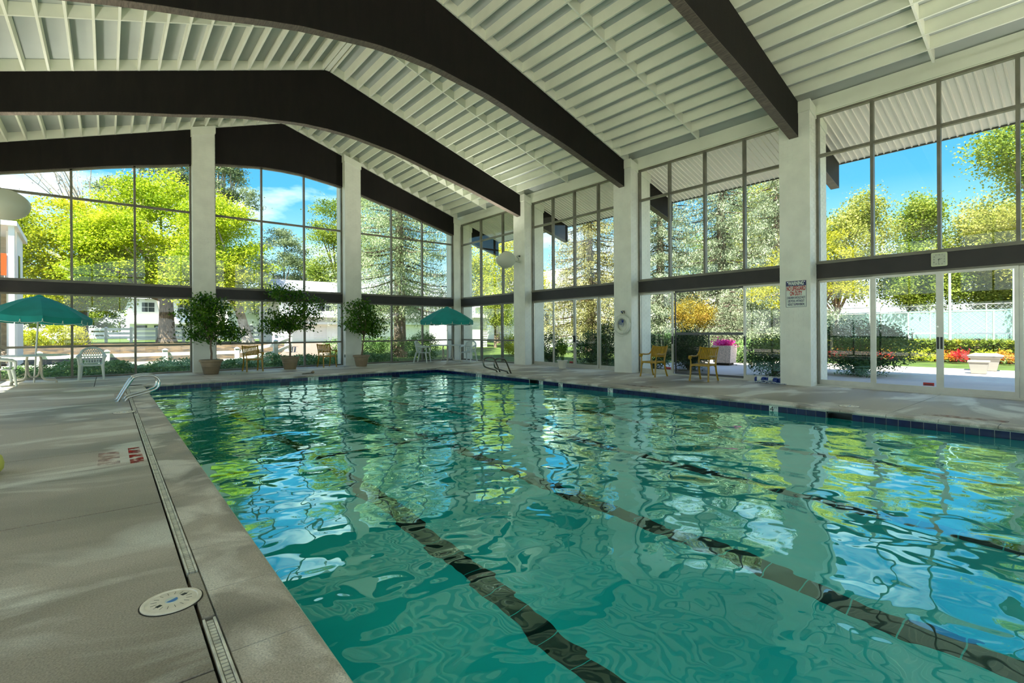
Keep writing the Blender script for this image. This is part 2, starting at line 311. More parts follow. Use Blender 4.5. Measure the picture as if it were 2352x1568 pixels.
# ------------------------------------------------------------ helpers
def tag(o, label=None, cat=None, group=None, kind=None):
    if label: o['label'] = label
    if cat: o['category'] = cat
    if group: o['group'] = group
    if kind: o['kind'] = kind
    return o
def link(o, parent=None):
    COL.objects.link(o)
    if parent is not None: o.parent = parent
    return o
def thing(name, label, cat, loc=(0, 0, 0), rz=0.0, group=None, kind=None):
    o = bpy.data.objects.new(name, None); COL.objects.link(o)
    o.empty_display_size = 0.1
    o.location = loc; o.rotation_euler = (0, 0, rz)
    return tag(o, label, cat, group, kind)
class MB:
    def __init__(s): s.v = []; s.f = []
    def add(s, vs, fs):
        n = len(s.v); s.v += [tuple(v) for v in vs]; s.f += [tuple(i + n for i in f) for f in fs]; return s
    def hexa(s, p):   # p: 8 points, bottom ring then top ring
        return s.add(p, [(3, 2, 1, 0), (4, 5, 6, 7), (0, 1, 5, 4), (1, 2, 6, 5), (2, 3, 7, 6), (3, 0, 4, 7)])
    def box(s, x0, x1, y0, y1, z0, z1, P=None):
        p = [(x0, y0, z0), (x1, y0, z0), (x1, y1, z0), (x0, y1, z0), (x0, y0, z1), (x1, y0, z1), (x1, y1, z1), (x0, y1, z1)]
        if P: p = [P(*q) for q in p]
        return s.hexa(p)
    def prism(s, poly, a0, a1, f=lambda u, w, a: (u, w, a)):
        n = len(poly)
        vs = [f(u, w, a0) for u, w in poly] + [f(u, w, a1) for u, w in poly]
        fs = [tuple(range(n))[::-1], tuple(range(n, 2 * n))] + [(i, (i + 1) % n, n + (i + 1) % n, n + i) for i in range(n)]
        return s.add(vs, fs)
    def tube(s, pts, r, n=8, closed=False, cap=True):
        pts = [Vector(p) for p in pts]; m = len(pts)
        rs = r if isinstance(r, (list, tuple)) else [r] * m
        vs = []; prev = None
        for i, p in enumerate(pts):
            a = pts[(i - 1) % m] if (i > 0 or closed) else p
            b_ = pts[(i + 1) % m] if (i < m - 1 or closed) else p
            t_ = (b_ - a).normalized()
            if prev is None:
                up = Vector((0, 0, 1)) if abs(t_.z) < 0.9 else Vector((1, 0, 0))
                nx = t_.cross(up).normalized()
            else:
                nx = (prev - t_ * prev.dot(t_)).normalized()
            prev = nx; ny = t_.cross(nx)
            for k in range(n):
                a_ = 2 * PI * k / n
                vs.append(p + (nx * math.cos(a_) + ny * math.sin(a_)) * rs[i])
        fs = []
        for i in range(m if closed else m - 1):
            j = (i + 1) % m
            for k in range(n):
                fs.append((i * n + k, i * n + (k + 1) % n, j * n + (k + 1) % n, j * n + k))
        if not closed and cap:
            fs.append(tuple(range(n))[::-1]); fs.append(tuple((m - 1) * n + k for k in range(n)))
        return s.add(vs, fs)
    def lathe(s, prof, n=24, c=(0, 0, 0), cap0=True, cap1=True):
        vs = []
        for r, z in prof:
            for k in range(n):
                a = 2 * PI * k / n
                vs.append((c[0] + r * math.cos(a), c[1] + r * math.sin(a), c[2] + z))
        fs = [(i * n + k, i * n + (k + 1) % n, (i + 1) * n + (k + 1) % n, (i + 1) * n + k) for i in range(len(prof) - 1) for k in range(n)]
        if cap0: fs.append(tuple(range(n))[::-1])
        if cap1: fs.append(tuple((len(prof) - 1) * n + k for k in range(n)))
        return s.add(vs, fs)
    def sphere(s, c, rx, ry=None, rz=None, n=16, m=10):
        ry = ry or rx; rz = rz or rx
        vs = []; fs = []
        for i in range(m + 1):
            th = PI * i / m
            for k in range(n):
                a = 2 * PI * k / n
                vs.append((c[0] + rx * math.sin(th) * math.cos(a), c[1] + ry * math.sin(th) * math.sin(a), c[2] + rz * math.cos(th)))
        for i in range(m):
            for k in range(n):
                fs.append((i * n + k, (i + 1) * n + k, (i + 1) * n + (k + 1) % n, i * n + (k + 1) % n))
        return s.add(vs, fs)
    def torus(s, c, R, r, axis='z', n=32, m=10, arc=None):
        pts = []
        a0, a1 = arc if arc else (0, 2 * PI)
        cnt = n if not arc else n + 1
        for i in range(cnt):
            a = a0 + (a1 - a0) * i / n
            p = (R * math.cos(a), R * math.sin(a), 0)
            if axis == 'x': p = (0, p[0], p[1])
            if axis == 'y': p = (p[0], 0, p[1])
            pts.append((c[0] + p[0], c[1] + p[1], c[2] + p[2]))
        return s.tube(pts, r, m, closed=not arc)
    def mesh(s, name):
        me = bpy.data.meshes.new(name); me.from_pydata(s.v, [], s.f); me.update()
        bm = bmesh.new(); bm.from_mesh(me); bmesh.ops.recalc_face_normals(bm, faces=bm.faces); bm.to_mesh(me); bm.free()
        return me
    def build(s, name, m, parent=None, smooth=False, bevel=0.0, loc=None, kind=None):
        me = s.mesh(name); me.materials.append(m)
        o = bpy.data.objects.new(name, me); link(o, parent)
        if smooth:
            me.polygons.foreach_set('use_smooth', [True] * len(me.polygons))
            try: me.set_sharp_from_angle(angle=math.radians(45))
            except Exception: pass
        if bevel:
            md = o.modifiers.new('bevel', 'BEVEL'); md.width = bevel; md.segments = 2; md.limit_method = 'ANGLE'
        if loc is not None: o.location = loc
        if kind: o['kind'] = kind
        return o
def inst(src, parent, loc=None, rot=None, name=None, scale=None):
    o = src.copy(); COL.objects.link(o); o.parent = parent
    if name: o.name = name
    if loc is not None: o.location = loc
    if rot is not None: o.rotation_euler = rot
    if scale is not None: o.scale = scale
    return o
def copy_tree(o, parent=None):
    c = o.copy(); COL.objects.link(c); c.parent = parent
    for ch in list(o.children): copy_tree(ch, c)
    return c
def np_mesh(name, V, F, m, parent=None, kind=None):   # V (n,3), F (k,4) quads
    me = bpy.data.meshes.new(name)
    V = np.asarray(V, dtype=np.float32); F = np.asarray(F, dtype=np.int32)
    me.vertices.add(len(V)); me.vertices.foreach_set('co', V.ravel())
    me.loops.add(F.size); me.loops.foreach_set('vertex_index', F.ravel())
    me.polygons.add(len(F)); me.polygons.foreach_set('loop_start', np.arange(0, F.size, F.shape[1], dtype=np.int32))
    me.polygons.foreach_set('loop_total', np.full(len(F), F.shape[1], dtype=np.int32))
    me.materials.append(m); me.update(calc_edges=True)
    o = bpy.data.objects.new(name, me); link(o, parent)
    if kind: o['kind'] = kind
    return o
def leaves_np(rng, P, size, aspect=0.5, up=0.5, droop=None, jit=0.35):
    """P (n,3) leaf centres -> diamond quads facing mostly upward (up) or hanging (droop)"""
    n = len(P)
    nrm = rng.normal(size=(n, 3)); nrm[:, 2] = np.abs(nrm[:, 2]) + up; nrm /= np.linalg.norm(nrm, axis=1)[:, None]
    if droop is not None:
        d = np.tile(np.array([[0, 0, -1.0]]), (n, 1)) + rng.normal(size=(n, 3)) * droop
    else:
        d = rng.normal(size=(n, 3))
    d -= nrm * (d * nrm).sum(1)[:, None]; d /= np.linalg.norm(d, axis=1)[:, None] + 1e-9
    w = np.cross(nrm, d)
    s = size * (1 + rng.uniform(-jit, jit, n))[:, None]
    V = np.stack([P - d * s * 0.5, P + w * s * 0.5 * aspect, P + d * s * 0.5, P - w * s * 0.5 * aspect], 1).reshape(-1, 3)
    F = np.arange(4 * n).reshape(-1, 4)
    return V, F
def crown_points(rng, blobs, n, puff=0.9, per=70, flat=0.45, shell=0.35):
    B = np.array(blobs, dtype=float)
    wgt = (B[:, 3] * B[:, 4] * B[:, 5]) ** 0.67; wgt /= wgt.sum()
    npf = max(4, n // per)
    bi = rng.choice(len(B), npf, p=wgt)
    d = rng.normal(size=(npf, 3)); d /= np.linalg.norm(d, axis=1)[:, None]
    rad = 1 - shell * rng.random(npf) ** 1.5
    c = B[bi, :3] + d * B[bi, 3:6] * rad[:, None]
    pi_ = rng.integers(0, npf, n)
    off = rng.normal(size=(n, 3)) * puff * 0.5 * np.array([1, 1, flat])
    return c[pi_] + off, c
def broad_tree(name, label, cat, base, blobs, n, leaf, fmat, bmat, trunk_r, trunk_h, seed, per=70, puff=0.9, group=None, lean=(0, 0), nb=14, flat=0.45, shell=0.35):
    rng = np.random.default_rng(seed)
    root = thing(name, label, cat, base, 0, group)
    bl = [(b[0] - base[0], b[1] - base[1], b[2] - base[2], b[3], b[4], b[5]) for b in blobs]
    P, pc = crown_points(rng, bl, int(n * 2.7), puff, int(per * 2.4), flat, shell)
    V, F = leaves_np(rng, P, leaf * .56, 0.62, 0.5)
    np_mesh('foliage', V, F, fmat, root, 'stuff')
    mb = MB(); h = trunk_h
    tx, ty = lean
    mb.tube([(0, 0, -0.1), (tx * 0.1, ty * 0.1, h * 0.12), (tx * 0.5, ty * 0.5, h * 0.5), (tx, ty, h)], [trunk_r * 1.45, trunk_r * 1.05, trunk_r * 0.9, trunk_r * 0.75], 12)
    mb.build('trunk', bmat, root, smooth=True)
    br = MB()
    idx = rng.choice(len(pc), min(nb, len(pc)), replace=False)
    for i in idx:
        q = Vector(pc[i]); s0 = Vector((tx, ty, h * rng.uniform(0.8, 1.0)))
        mid = (s0 + q) / 2 + Vector((rng.normal() * .3, rng.normal() * .3, 0.4))
        br.tube([s0, mid, q], [trunk_r * 0.4, trunk_r * 0.2, trunk_r * 0.05], 6)
    br.build('branches', bmat, root, smooth=True, kind='stuff')
    return root
def spruce(label, base, H, R, z0, n_whorl, seed, fmat, trunk_r=0.25, group=None, leaf=0.34, per=46, top=None, name='spruce_tree', dense=1.0):
    rng = np.random.default_rng(seed)
    root = thing(name, label, 'tree', base, 0, group)
    pts = []; br = MB()
    for i in range(n_whorl):
        f = i / (n_whorl - 1)
        z = z0 + (H - z0) * f
        r = R * (1 - f) ** 0.8 + 0.25
        nb = int(11 * dense * (1 - 0.5 * f)) + 2
        for k in range(nb):
            a = 2 * PI * (k + rng.random() * 0.8) / nb + i
            rr = r * rng.uniform(0.7, 1.1); zz = z + rng.normal() * 0.2
            m_ = max(22, int(8.0 * per * rr / R + 16))
            tt = rng.random(m_) ** 0.7
            sag = -0.28 * rr * tt ** 1.0 + 0.14 * rr * tt ** 3
            px_ = np.cos(a) * rr * tt; py_ = np.sin(a) * rr * tt
            off = rng.normal(size=(m_, 3)) * np.array([0.22, 0.22, 0.10]) * (0.5 + 0.5 * rr / R)
            hang = -np.abs(rng.normal(size=m_)) * 0.22
            pts.append(np.stack([px_, py_, zz + sag + hang], 1) + off)
            if k % 2 == 0: br.tube([(0, 0, zz), (math.cos(a) * rr * .5, math.sin(a) * rr * .5, zz - 0.13 * rr), (math.cos(a) * rr * .9, math.sin(a) * rr * .9, zz - 0.16 * rr)], [0.05, 0.035, 0.012], 4, cap=False)
    P = np.concatenate(pts)
    V, F = leaves_np(rng, P, leaf * .38, 0.26, 0.25, droop=0.6)
    np_mesh('needles', V, F, fmat, root, 'stuff')
    MB().tube([(0, 0, -0.1), (0, 0, 1.0), (0, 0, H * 0.98)], [trunk_r * 1.3, trunk_r, 0.03], 10).build('trunk', M_bark, root, smooth=True)
    br.build('branches', M_dbark, root, kind='stuff')
    return root
def shrub(name, label, cat, base, blobs, n, leaf, fmat, seed, stems=6, bmat=None, group=None, puff=0.3, per=40, flat=0.8, up=0.4, shell=0.35):
    rng = np.random.default_rng(seed)
    root = thing(name, label, cat, base, 0, group)
    P, pc = crown_points(rng, blobs, int(n * 1.8), puff, int(per * 1.6), flat, shell)
    P[:, 2] = np.maximum(P[:, 2], 0.02)
    V, F = leaves_np(rng, P, leaf * .7, 0.5, up)
    np_mesh('foliage', V, F, fmat, root, 'stuff')
    if stems:
        mb = MB()
        for i in rng.choice(len(pc), min(stems, len(pc)), replace=False):
            q = Vector(pc[i]); mb.tube([(0, 0, 0), (q.x * .35, q.y * .35, max(q.z, 0.05) * .5), (q.x, q.y, max(q.z, 0.08))], [0.03, 0.02, 0.006], 5)
        mb.build('stems', bmat or M_dbark, root, kind='stuff')
    return root
def text(body, size, loc, rot, m, parent, name='lettering', ex=0.001, align='CENTER', sx=1.0, label=None, bold=0.0, fit=None):
    cu = bpy.data.curves.new(name, 'FONT'); cu.body = body; cu.size = size; cu.extrude = ex
    cu.align_x = align; cu.align_y = 'CENTER'; cu.offset = bold; cu.materials.append(m)
    tmp = bpy.data.objects.new('tmp', cu); COL.objects.link(tmp); bpy.context.view_layer.update()
    me = bpy.data.meshes.new_from_object(tmp.evaluated_get(bpy.context.evaluated_depsgraph_get())); bpy.data.objects.remove(tmp)
    if not me.materials: me.materials.append(m)
    if fit:
        xs_ = [v.co.x for v in me.vertices]; sx = fit / (max(xs_) - min(xs_))
    o = bpy.data.objects.new(name, me); link(o, parent); o.location = loc; o.rotation_euler = rot; o.scale = (sx, 1, 1)
    if label: o['label'] = label
    return o

# ------------------------------------------------------------ dimensions of the pool hall
XR, XL, RX = 12.381, -2.665, 4.858          # glazing planes right and left, ridge
YE, YB = 19.16, -5.6                        # far glazing plane, back wall
ZRT, ZRB, ZTR, ZHD = 2.719, 2.398, 5.153, 6.07
COLY = [14.497, 9.617, 4.737, -0.143]       # side column centres (first is the farthest after the corner)
def btop(x): return 8.72 - 0.3315 * abs(x - RX)
ARCH = [(0, 7.05), (0.7, 7.03), (1.3, 6.95), (2.05, 6.855), (2.8, 6.69), (3.5, 6.51), (4.2, 6.36), (4.9, 6.19), (5.65, 5.98), (6.35, 5.79), (7.12, 5.58), (7.6, 5.45)]
def bbot(x):
    d = abs(x - RX)
    for (a, za), (b_, zb) in zip(ARCH, ARCH[1:]):
        if d <= b_: return za + (zb - za) * (d - a) / (b_ - a)
    return ARCH[-1][1] - 0.28 * (d - 7.6)
def PS(u, z, d): return (XR + d, u, z)      # right side wall mapper: u = y, d = outward
def PL(u, z, d): return (XL - d, u, z)
def PE(u, z, d): return (u, YE + d, z)
def fbox(mb, u0, u1, z0, z1, d0, d1, P):
    return mb.hexa([P(u0, z0, d0), P(u1, z0, d0), P(u1, z0, d1), P(u0, z0, d1), P(u0, z1, d0), P(u1, z1, d0), P(u1, z1, d1), P(u0, z1, d1)])

# ============================================================ ROOF
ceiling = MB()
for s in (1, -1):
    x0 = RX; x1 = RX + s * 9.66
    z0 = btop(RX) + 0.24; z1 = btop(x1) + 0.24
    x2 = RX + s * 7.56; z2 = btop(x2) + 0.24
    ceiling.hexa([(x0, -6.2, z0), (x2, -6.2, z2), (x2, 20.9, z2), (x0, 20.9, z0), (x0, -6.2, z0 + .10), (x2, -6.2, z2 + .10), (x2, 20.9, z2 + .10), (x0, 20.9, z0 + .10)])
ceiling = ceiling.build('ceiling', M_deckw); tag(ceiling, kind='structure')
rf = MB()
for s in (1, -1):
    x1 = RX + s * 9.70
    rf.hexa([(RX, -6.4, btop(RX) + .345), (x1, -6.4, btop(x1) + .345), (x1, 21.0, btop(x1) + .345), (RX, 21.0, btop(RX) + .345), (RX, -6.4, btop(RX) + .42), (x1, -6.4, btop(x1) + .42), (x1, 21.0, btop(x1) + .42), (RX, 21.0, btop(RX) + .42)])
rf.build('roof_covering', M_roof, ceiling)
BAYS = [(14.497, 19.14), (9.617, 14.497), (4.737, 9.617), (-0.143, 4.737), (-5.023, -0.143)]
jl = MB().box(-.021, .021, -2.44, 2.44, 0, .242).mesh('joist'); jl.materials.append(M_joist)
js = MB().box(-.021, .021, -2.3215, 2.3215, 0, .242).mesh('joist_short'); js.materials.append(M_joist)
JD = [0.12 + .378 * k for k in range(19)]
def blk(s, w=.336):
    p = [(.021 * s, -.02, -.3315 * .021), ((.021 + w) * s, -.02, -.3315 * (.021 + w)), ((.021 + w) * s, .02, -.3315 * (.021 + w)), (.021 * s, .02, -.3315 * .021)]
    me = MB().hexa(p + [(a, b_, c + .235) for a, b_, c in p]).mesh('blocking'); me.materials.append(M_joist); return me
bR, bL = blk(1), blk(-1)
def mk(name, me, parent, loc):
    o = bpy.data.objects.new(name, me); link(o, parent); o.location = loc; return o
for (y0, y1) in BAYS:
    for s in (1, -1):
        for k, d in enumerate(JD):
            x = RX + s * d
            mk('joist', js if y1 > 19 else jl, ceiling, (x, (y0 + y1) / 2, btop(x)))
            if y0 > -1: mk('blocking', bR if s > 0 else bL, ceiling, (x, (y0 + y1) / 2, btop(x)))
for i, (y0, y1) in enumerate(BAYS[:4]):
    for s in (1, -1):
        if s < 0 and i == 3: continue
        for d in JD:
            x = RX + s * d
            mk('end_blocking', bR if s > 0 else bL, ceiling, (x, y0 + .12, btop(x)))
            if i < 3 and not (s < 0 and i == 2): mk('end_blocking', bR if s > 0 else bL, ceiling, (x, y1 - .12, btop(x)))
rb = MB().box(RX - .06, RX + .06, -5.0, 19.1, btop(RX) - .02, btop(RX) + .2).build('ridge_board', M_joist, ceiling)
# corrugated soffit under each eave
for s, nm in ((1, 'right'), (-1, 'left')):
    mb = MB(); prof = []
    y = -6.0
    while y < 20.8:
        prof += [(y, 0.0), (y + .085, 0.0), (y + .095, -.022), (y + .115, -.022), (y + .125, 0.0)]; y += .135
    xa = RX + s * 7.56; xb = RX + s * 9.66
    n = len(prof); vs = []
    for x in (xa, xb):
        for (yy, dz) in prof: vs.append((x, yy, btop(x) - .0 + dz))
    fs = [(i, i + 1, n + i + 1, n + i) for i in range(n - 1)]
    mb.add(vs, fs)
    o = mb.build('soffit', M_soffit, ceiling); o['kind'] = 'stuff'
    f_ = MB().box(min(xb, xb + .05 * s), max(xb, xb + .05 * s), -6.2, 20.9, btop(xb) - .03, btop(xb) + .36).build('fascia', M_rail, ceiling)

# laminated beams
def make_beam(yc, th, label, xa, xb, tipped=True):
    root = thing('roof_beam', label, 'beam', (RX, yc, 0), 0, 'dark arched roof beams')
    n = 64
    xs = [xa + (xb - xa) * i / n for i in range(n + 1)]
    top = [(x - RX, btop(x)) for x in xs]; bot = [(x - RX, bbot(x)) for x in xs]
    if abs(RX - 0) > 0:  # exact peak
        top = sorted(top + [(0, btop(RX))])
    mb = MB(); vs = []; fs = []
    xs2 = sorted(set(xs + [RX]))
    for x in xs2:
        zb = bbot(x)
        vs += [(x - RX, -th / 2, zb), (x - RX, th / 2, zb), (x - RX, th / 2, btop(x) - .001), (x - RX, -th / 2, btop(x) - .001)]
    for i in range(len(xs2) - 1):
        a = 4 * i; b_ = a + 4
        for k in range(4): fs.append((a + k, a + (k + 1) % 4, b_ + (k + 1) % 4, b_ + k))
    fs += [(0, 1, 2, 3), (4 * (len(xs2) - 1), 4 * (len(xs2) - 1) + 3, 4 * (len(xs2) - 1) + 2, 4 * (len(xs2) - 1) + 1)]
    mb.add(vs, fs).build('beam_body', M_beam, root)
    mb = MB()
    for a, b_ in zip(xs2, xs2[1:]):
        za, zb = bbot(a), bbot(b_); w = th / 2 + .003
        mb.hexa([(a - RX, -w, za - .006), (b_ - RX, -w, zb - .006), (b_ - RX, w, zb - .006), (a - RX, w, za - .006), (a - RX, -w, za + .004), (b_ - RX, -w, zb + .004), (b_ - RX, w, zb + .004), (a - RX, w, za + .004)])
    mb.build('soffit_lamination', M_soffit_wood, root)
    return root
XA, XB = RX - 9.63, RX + 9.63
make_beam(14.497, .19, 'dark arched roof beam meeting the column with the white uplighter', XA, XB)
make_beam(9.617, .19, 'dark arched roof beam meeting the column with the life ring', XA, XB)
make_beam(4.737, .19, 'dark roof beam meeting the column with the warning sign', XA, XB)
make_beam(-0.143, .19, 'dark roof beam beside the camera position', XA, XB)
make_beam(19.14, .16, 'dark gable beam over the far window wall, farthest of the beams', XA, XB)

# ============================================================ COLUMNS
BW, BH, PB, PH = .194, .0655, .2035, .0762
bm_full = MB().box(0, BW, -.010, 0, 0, BH).mesh('brick'); bm_full.materials.append(M_brick)
bm_half = MB().box(0, BW / 2 - .005, -.010, 0, 0, BH).mesh('brick_half'); bm_half.materials.append(M_brick)
def brick_face(mb, o, u, nrm, w, z0, z1f, parent=None, limit=0, count=0):
    rows = int(8.6 / PH)
    rng = random.Random(int(abs(o[0] * 13 + o[1] * 7) * 10))
    for r in range(rows):
        z = z0 + r * PH
        x = -(PB / 2) if r % 2 else 0.0
        while x < w - .01:
            a = max(0, x); b_ = min(w, x + BW)
            if b_ - a > .02 and z + BH < min(z1f(o[0] + u[0] * a), z1f(o[0] + u[0] * b_)):
                jj = rng.uniform(-.0005, .0005)
                full = abs((b_ - a) - BW) < 1e-4; half = abs((b_ - a) - (BW / 2 - .005)) < .012
                if parent is not None and count < limit and full:
                    q = bpy.data.objects.new('brick', bm_full); link(q, parent)
                    q.location = (o[0] + u[0] * a + nrm[0] * (.0034 + jj), o[1] + u[1] * a + nrm[1] * (.0034 + jj), z)
                    q.rotation_euler = (0, 0, math.atan2(u[1], u[0]) + (PI if False else 0))
                    if nrm[0] * -u[1] + nrm[1] * u[0] < 0: q.scale = (1, -1, 1)
                    count += 1
                else:
                    d0, d1 = -.01, .0034 + jj
                    p = [(o[0] + u[0] * s_ + nrm[0] * d_, o[1] + u[1] * s_ + nrm[1] * d_) for s_, d_ in ((a, d0), (b_, d0), (b_, d1), (a, d1))]
                    mb.add([(q[0], q[1], z) for q in p] + [(q[0], q[1], z + BH) for q in p], [(4, 5, 6, 7), (0, 3, 2, 1), (2, 3, 7, 6), (1, 2, 6, 5), (3, 0, 4, 7)])
            x += PB
    return count
def column(x0, x1, y0, y1, label, faces, zf, limit=0, cap=True):
    cx, cy = (x0 + x1) / 2, (y0 + y1) / 2
    root = thing('brick_column', label, 'column', (cx, cy, 0), 0)
    a, b_, c, d = x0 - cx, x1 - cx, y0 - cy, y1 - cy
    g = lambda lx: zf(lx + cx)
    e = .0
    z = [g(a), g(b_)]
    MB().hexa([(a + e, c + e, -.02), (b_ - e, c + e, -.02), (b_ - e, d - e, -.02), (a + e, d - e, -.02), (a + e, c + e, z[0]), (b_ - e, c + e, z[1]), (b_ - e, d - e, z[1]), (a + e, d - e, z[0])]).build('shaft', M_brick, root)
    mb = MB(); cnt = 0
    capz = (lambda lx: min(z) - .26) if cap else g
    if '-x' in faces: cnt = brick_face(mb, (a, d, 0), (0, -1), (-1, 0), d - c, 0.01, lambda q: g(a) - .26, root if limit else None, limit, cnt)
    if '-y' in faces: cnt = brick_face(mb, (a, c, 0), (1, 0), (0, -1), b_ - a, 0.01, lambda q: g(q) - .26, root if limit else None, limit, cnt)
    if '+x' in faces: brick_face(mb, (b_, c, 0), (0, 1), (1, 0), d - c, 0.01, lambda q: g(b_) - .26)
    if '+y' in faces: brick_face(mb, (b_, d, 0), (-1, 0), (0, 1), b_ - a, 0.01, lambda q: g(q) - .26)
    if mb.v: mb.build('bricks', M_brick, root, kind='stuff')
    w = .022
    MB().hexa([(a - w, c - w, z[0] - .25), (b_ + w, c - w, z[1] - .25), (b_ + w, d + w, z[1] - .25), (a - w, d + w, z[0] - .25), (a - w, c - w, z[0] - .004), (b_ + w, c - w, z[1] - .004), (b_ + w, d + w, z[1] - .004), (a - w, d + w, z[0] - .004)]).build('cap', M_white, root)
    return root
LB = ['white brick column carrying the white uplighter at the right', 'white brick column with the life ring hung on it', 'white brick column with the warning sign, nearest in view', 'white brick column beside the camera at the right']
for i, yc in enumerate(COLY):
    column(11.983, 12.93, yc - .3235, yc + .3235, LB[i], ('-x', '-y'), btop, limit=300 if i == 2 else 0)
column(11.983, 12.93, 19.05, 19.70, 'white brick corner column behind the far umbrella table', ('-x', '-y'), btop)
column(2.109, 2.728, 18.822, 19.70, 'white brick column behind the leftmost potted ficus', ('-y', '-x', '+x'), btop)
column(6.989, 7.608, 18.822, 19.70, 'white brick column between the middle and right potted ficus trees', ('-y', '-x', '+x'), btop)
for i, yc in enumerate(COLY + [19.37]):
    column(-3.21, -2.267, yc - .3235, yc + .3235, ['left wall column carrying the second uplighter', 'second column of the left glass wall', 'third column of the left glass wall', 'left wall column beside the camera', 'far left corner column'][i], (), btop)

# ============================================================ GLAZING
NW = [0]; ND = [0]; NT = [0]
def wname(k):
    c = {'window': NW, 'door': ND, 'trim': NT}[k]; c[0] += 1
    return '%s_%d' % (k, c[0])
def glazing(P, u0, u1, mulls, z0, z1, zm, m=M_frame, fw=.055, topf=None, name='window'):
    root = bpy.data.objects.new(wname(name), None); COL.objects.link(root); tag(root, kind='structure')
    zt = topf or (lambda u: z1)
    us = [u0] + list(mulls) + [u1]
    for u in (u0, u1):
        s = 1 if u == min(u0, u1) else -1
        a, b_ = sorted((u, u + s * fw))
        mb = MB(); mb.hexa([P(a, z0, -.05), P(b_, z0, -.05), P(b_, z0, .05), P(a, z0, .05), P(a, zt(a), -.05), P(b_, zt(b_), -.05), P(b_, zt(b_), .05), P(a, zt(a), .05)]); mb.build('jamb', m, root)
    mb = MB(); fbox(mb, min(u0, u1), max(u0, u1), z0, z0 + .05, -.055, .055, P); mb.build('sill', m, root)
    if topf is None:
        mb = MB(); fbox(mb, min(u0, u1), max(u0, u1), z1 - .045, z1, -.055, .055, P); mb.build('head', m, root)
    else:
        mb = MB(); N = 14
        for i in range(N):
            a = u0 + (u1 - u0) * i / N; b_ = u0 + (u1 - u0) * (i + 1) / N
            mb.hexa([P(a, zt(a) - .05, -.05), P(b_, zt(b_) - .05, -.05), P(b_, zt(b_) - .05, .05), P(a, zt(a) - .05, .05), P(a, zt(a) + .02, -.05), P(b_, zt(b_) + .02, -.05), P(b_, zt(b_) + .02, .05), P(a, zt(a) + .02, .05)])
        mb.build('head', m, root)
    for u in mulls:
        mb = MB(); fbox(mb, u - fw / 2, u + fw / 2, z0 + .02, zt(u) + .01, -.05, .06, P); mb.build('mullion', m, root)
    if zm:
        mb = MB(); fbox(mb, min(u0, u1), max(u0, u1), zm - .03, zm + .03, -.045, .055, P); mb.build('transom', m, root)
    zs = [z0, zm] if zm else [z0]
    for a, b_ in zip(us, us[1:]):
        a, b_ = min(a, b_) + .005, max(a, b_) - .005
        cells = ([(z0, zm), (zm, None)] if zm else [(z0, None)])
        for (za, zb) in cells:
            mb = MB()
            if zb is not None: fbox(mb, a, b_, za, zb, -.004, .004, P)
            else:
                N = 6 if topf else 1
                vs = []; 
                for i in range(N + 1):
                    u = a + (b_ - a) * i / N
                    vs += [P(u, za, -.004), P(u, za, .004), P(u, zt(u), .004), P(u, zt(u), -.004)]
                fs = []
                for i in range(N):
                    q = 4 * i
                    for k in range(4): fs.append((q + k, q + (k + 1) % 4, q + 4 + (k + 1) % 4, q + 4 + k))
                fs += [(0, 1, 2, 3), (4 * N + 3, 4 * N + 2, 4 * N + 1, 4 * N)]
                mb.add(vs, fs)
            mb.build('pane', M_glass, root)
    return root
def sash(root, P, u0, u1, z0, z1, d, handle=None, sticker=False, lock=False, st=.055):
    s = bpy.data.objects.new('sash', None); link(s, root)
    a, b_ = min(u0, u1), max(u0, u1)
    for (p, q, r_, t_) in ((a, a + st, z0, z1), (b_ - st, b_, z0, z1), (a + st, b_ - st, z0, z0 + .10), (a + st, b_ - st, z1 - .05, z1)):
        mb = MB(); fbox(mb, p, q, r_, t_, d - .018, d + .018, P); mb.build('stile' if t_ - r_ > 1 else 'sash_rail', M_alu, s)
    mb = MB(); fbox(mb, a + st, b_ - st, z0 + .10, z1 - .05, d - .003, d + .003, P); mb.build('pane', M_glass, s)
    if handle is not None:
        u = (a + st / 2) if handle == 'a' else (b_ - st / 2)
        mb = MB(); fbox(mb, u - .016, u + .016, .87, 1.10, d - .045, d - .017, P); mb.build('handle', M_black, s, bevel=.004)
        if lock:
            mb = MB(); c = P(u, 1.30, d - .018); e_ = P(u, 1.30, d - .032); mb.tube([c, e_], .016, 12); mb.build('lock', M_steel, s)
    if sticker:
        u = (a + st + .12)
        mb = MB(); fbox(mb, u - .085, u + .085, z0 + .115, z0 + .175, d - .006, d - .0035, P); mb.build('sticker', M_stick_r, s)
        mb = MB(); fbox(mb, u - .065, u + .065, z0 + .128, z0 + .142, d - .008, d - .0055, P); mb.build('sticker_band', M_black, s)
    return s
def rail(P, u0, u1):
    o = MB(); fbox(o, min(u0, u1), max(u0, u1), ZRB, ZRT, -.06, .08, P)
    o = o.build(wname('trim'), M_rail); tag(o, kind='structure')
    mb = MB(); fbox(mb, min(u0, u1), max(u0, u1), ZRT, ZRT + .018, -.085, .08, P); mb.build('cap_strip', M_frame, o)
    return o
def doors(P, us, spec):
    root = bpy.data.objects.new(wname('door'), None); COL.objects.link(root); tag(root, kind='structure')
    a, b_ = min(us), max(us)
    mb = MB(); fbox(mb, a, b_, 0.0, .035, -.07, .09, P); mb.build('track', M_alu, root)
    mb = MB(); fbox(mb, a, b_, ZRB - .035, ZRB, -.06, .06, P); mb.build('head', M_frame, root)
    for u in (us[0], us[-1]):
        s = .03 if u == a else -.03
        mb = MB(); fbox(mb, min(u, u + s), max(u, u + s), .035, ZRB - .035, -.06, .06, P); mb.build('jamb', M_frame, root)
    for (i, kw) in spec:
        sash(root, P, us[i], us[i + 1], .035, ZRB - .035, kw.pop('d', 0.0), **kw)
    return root
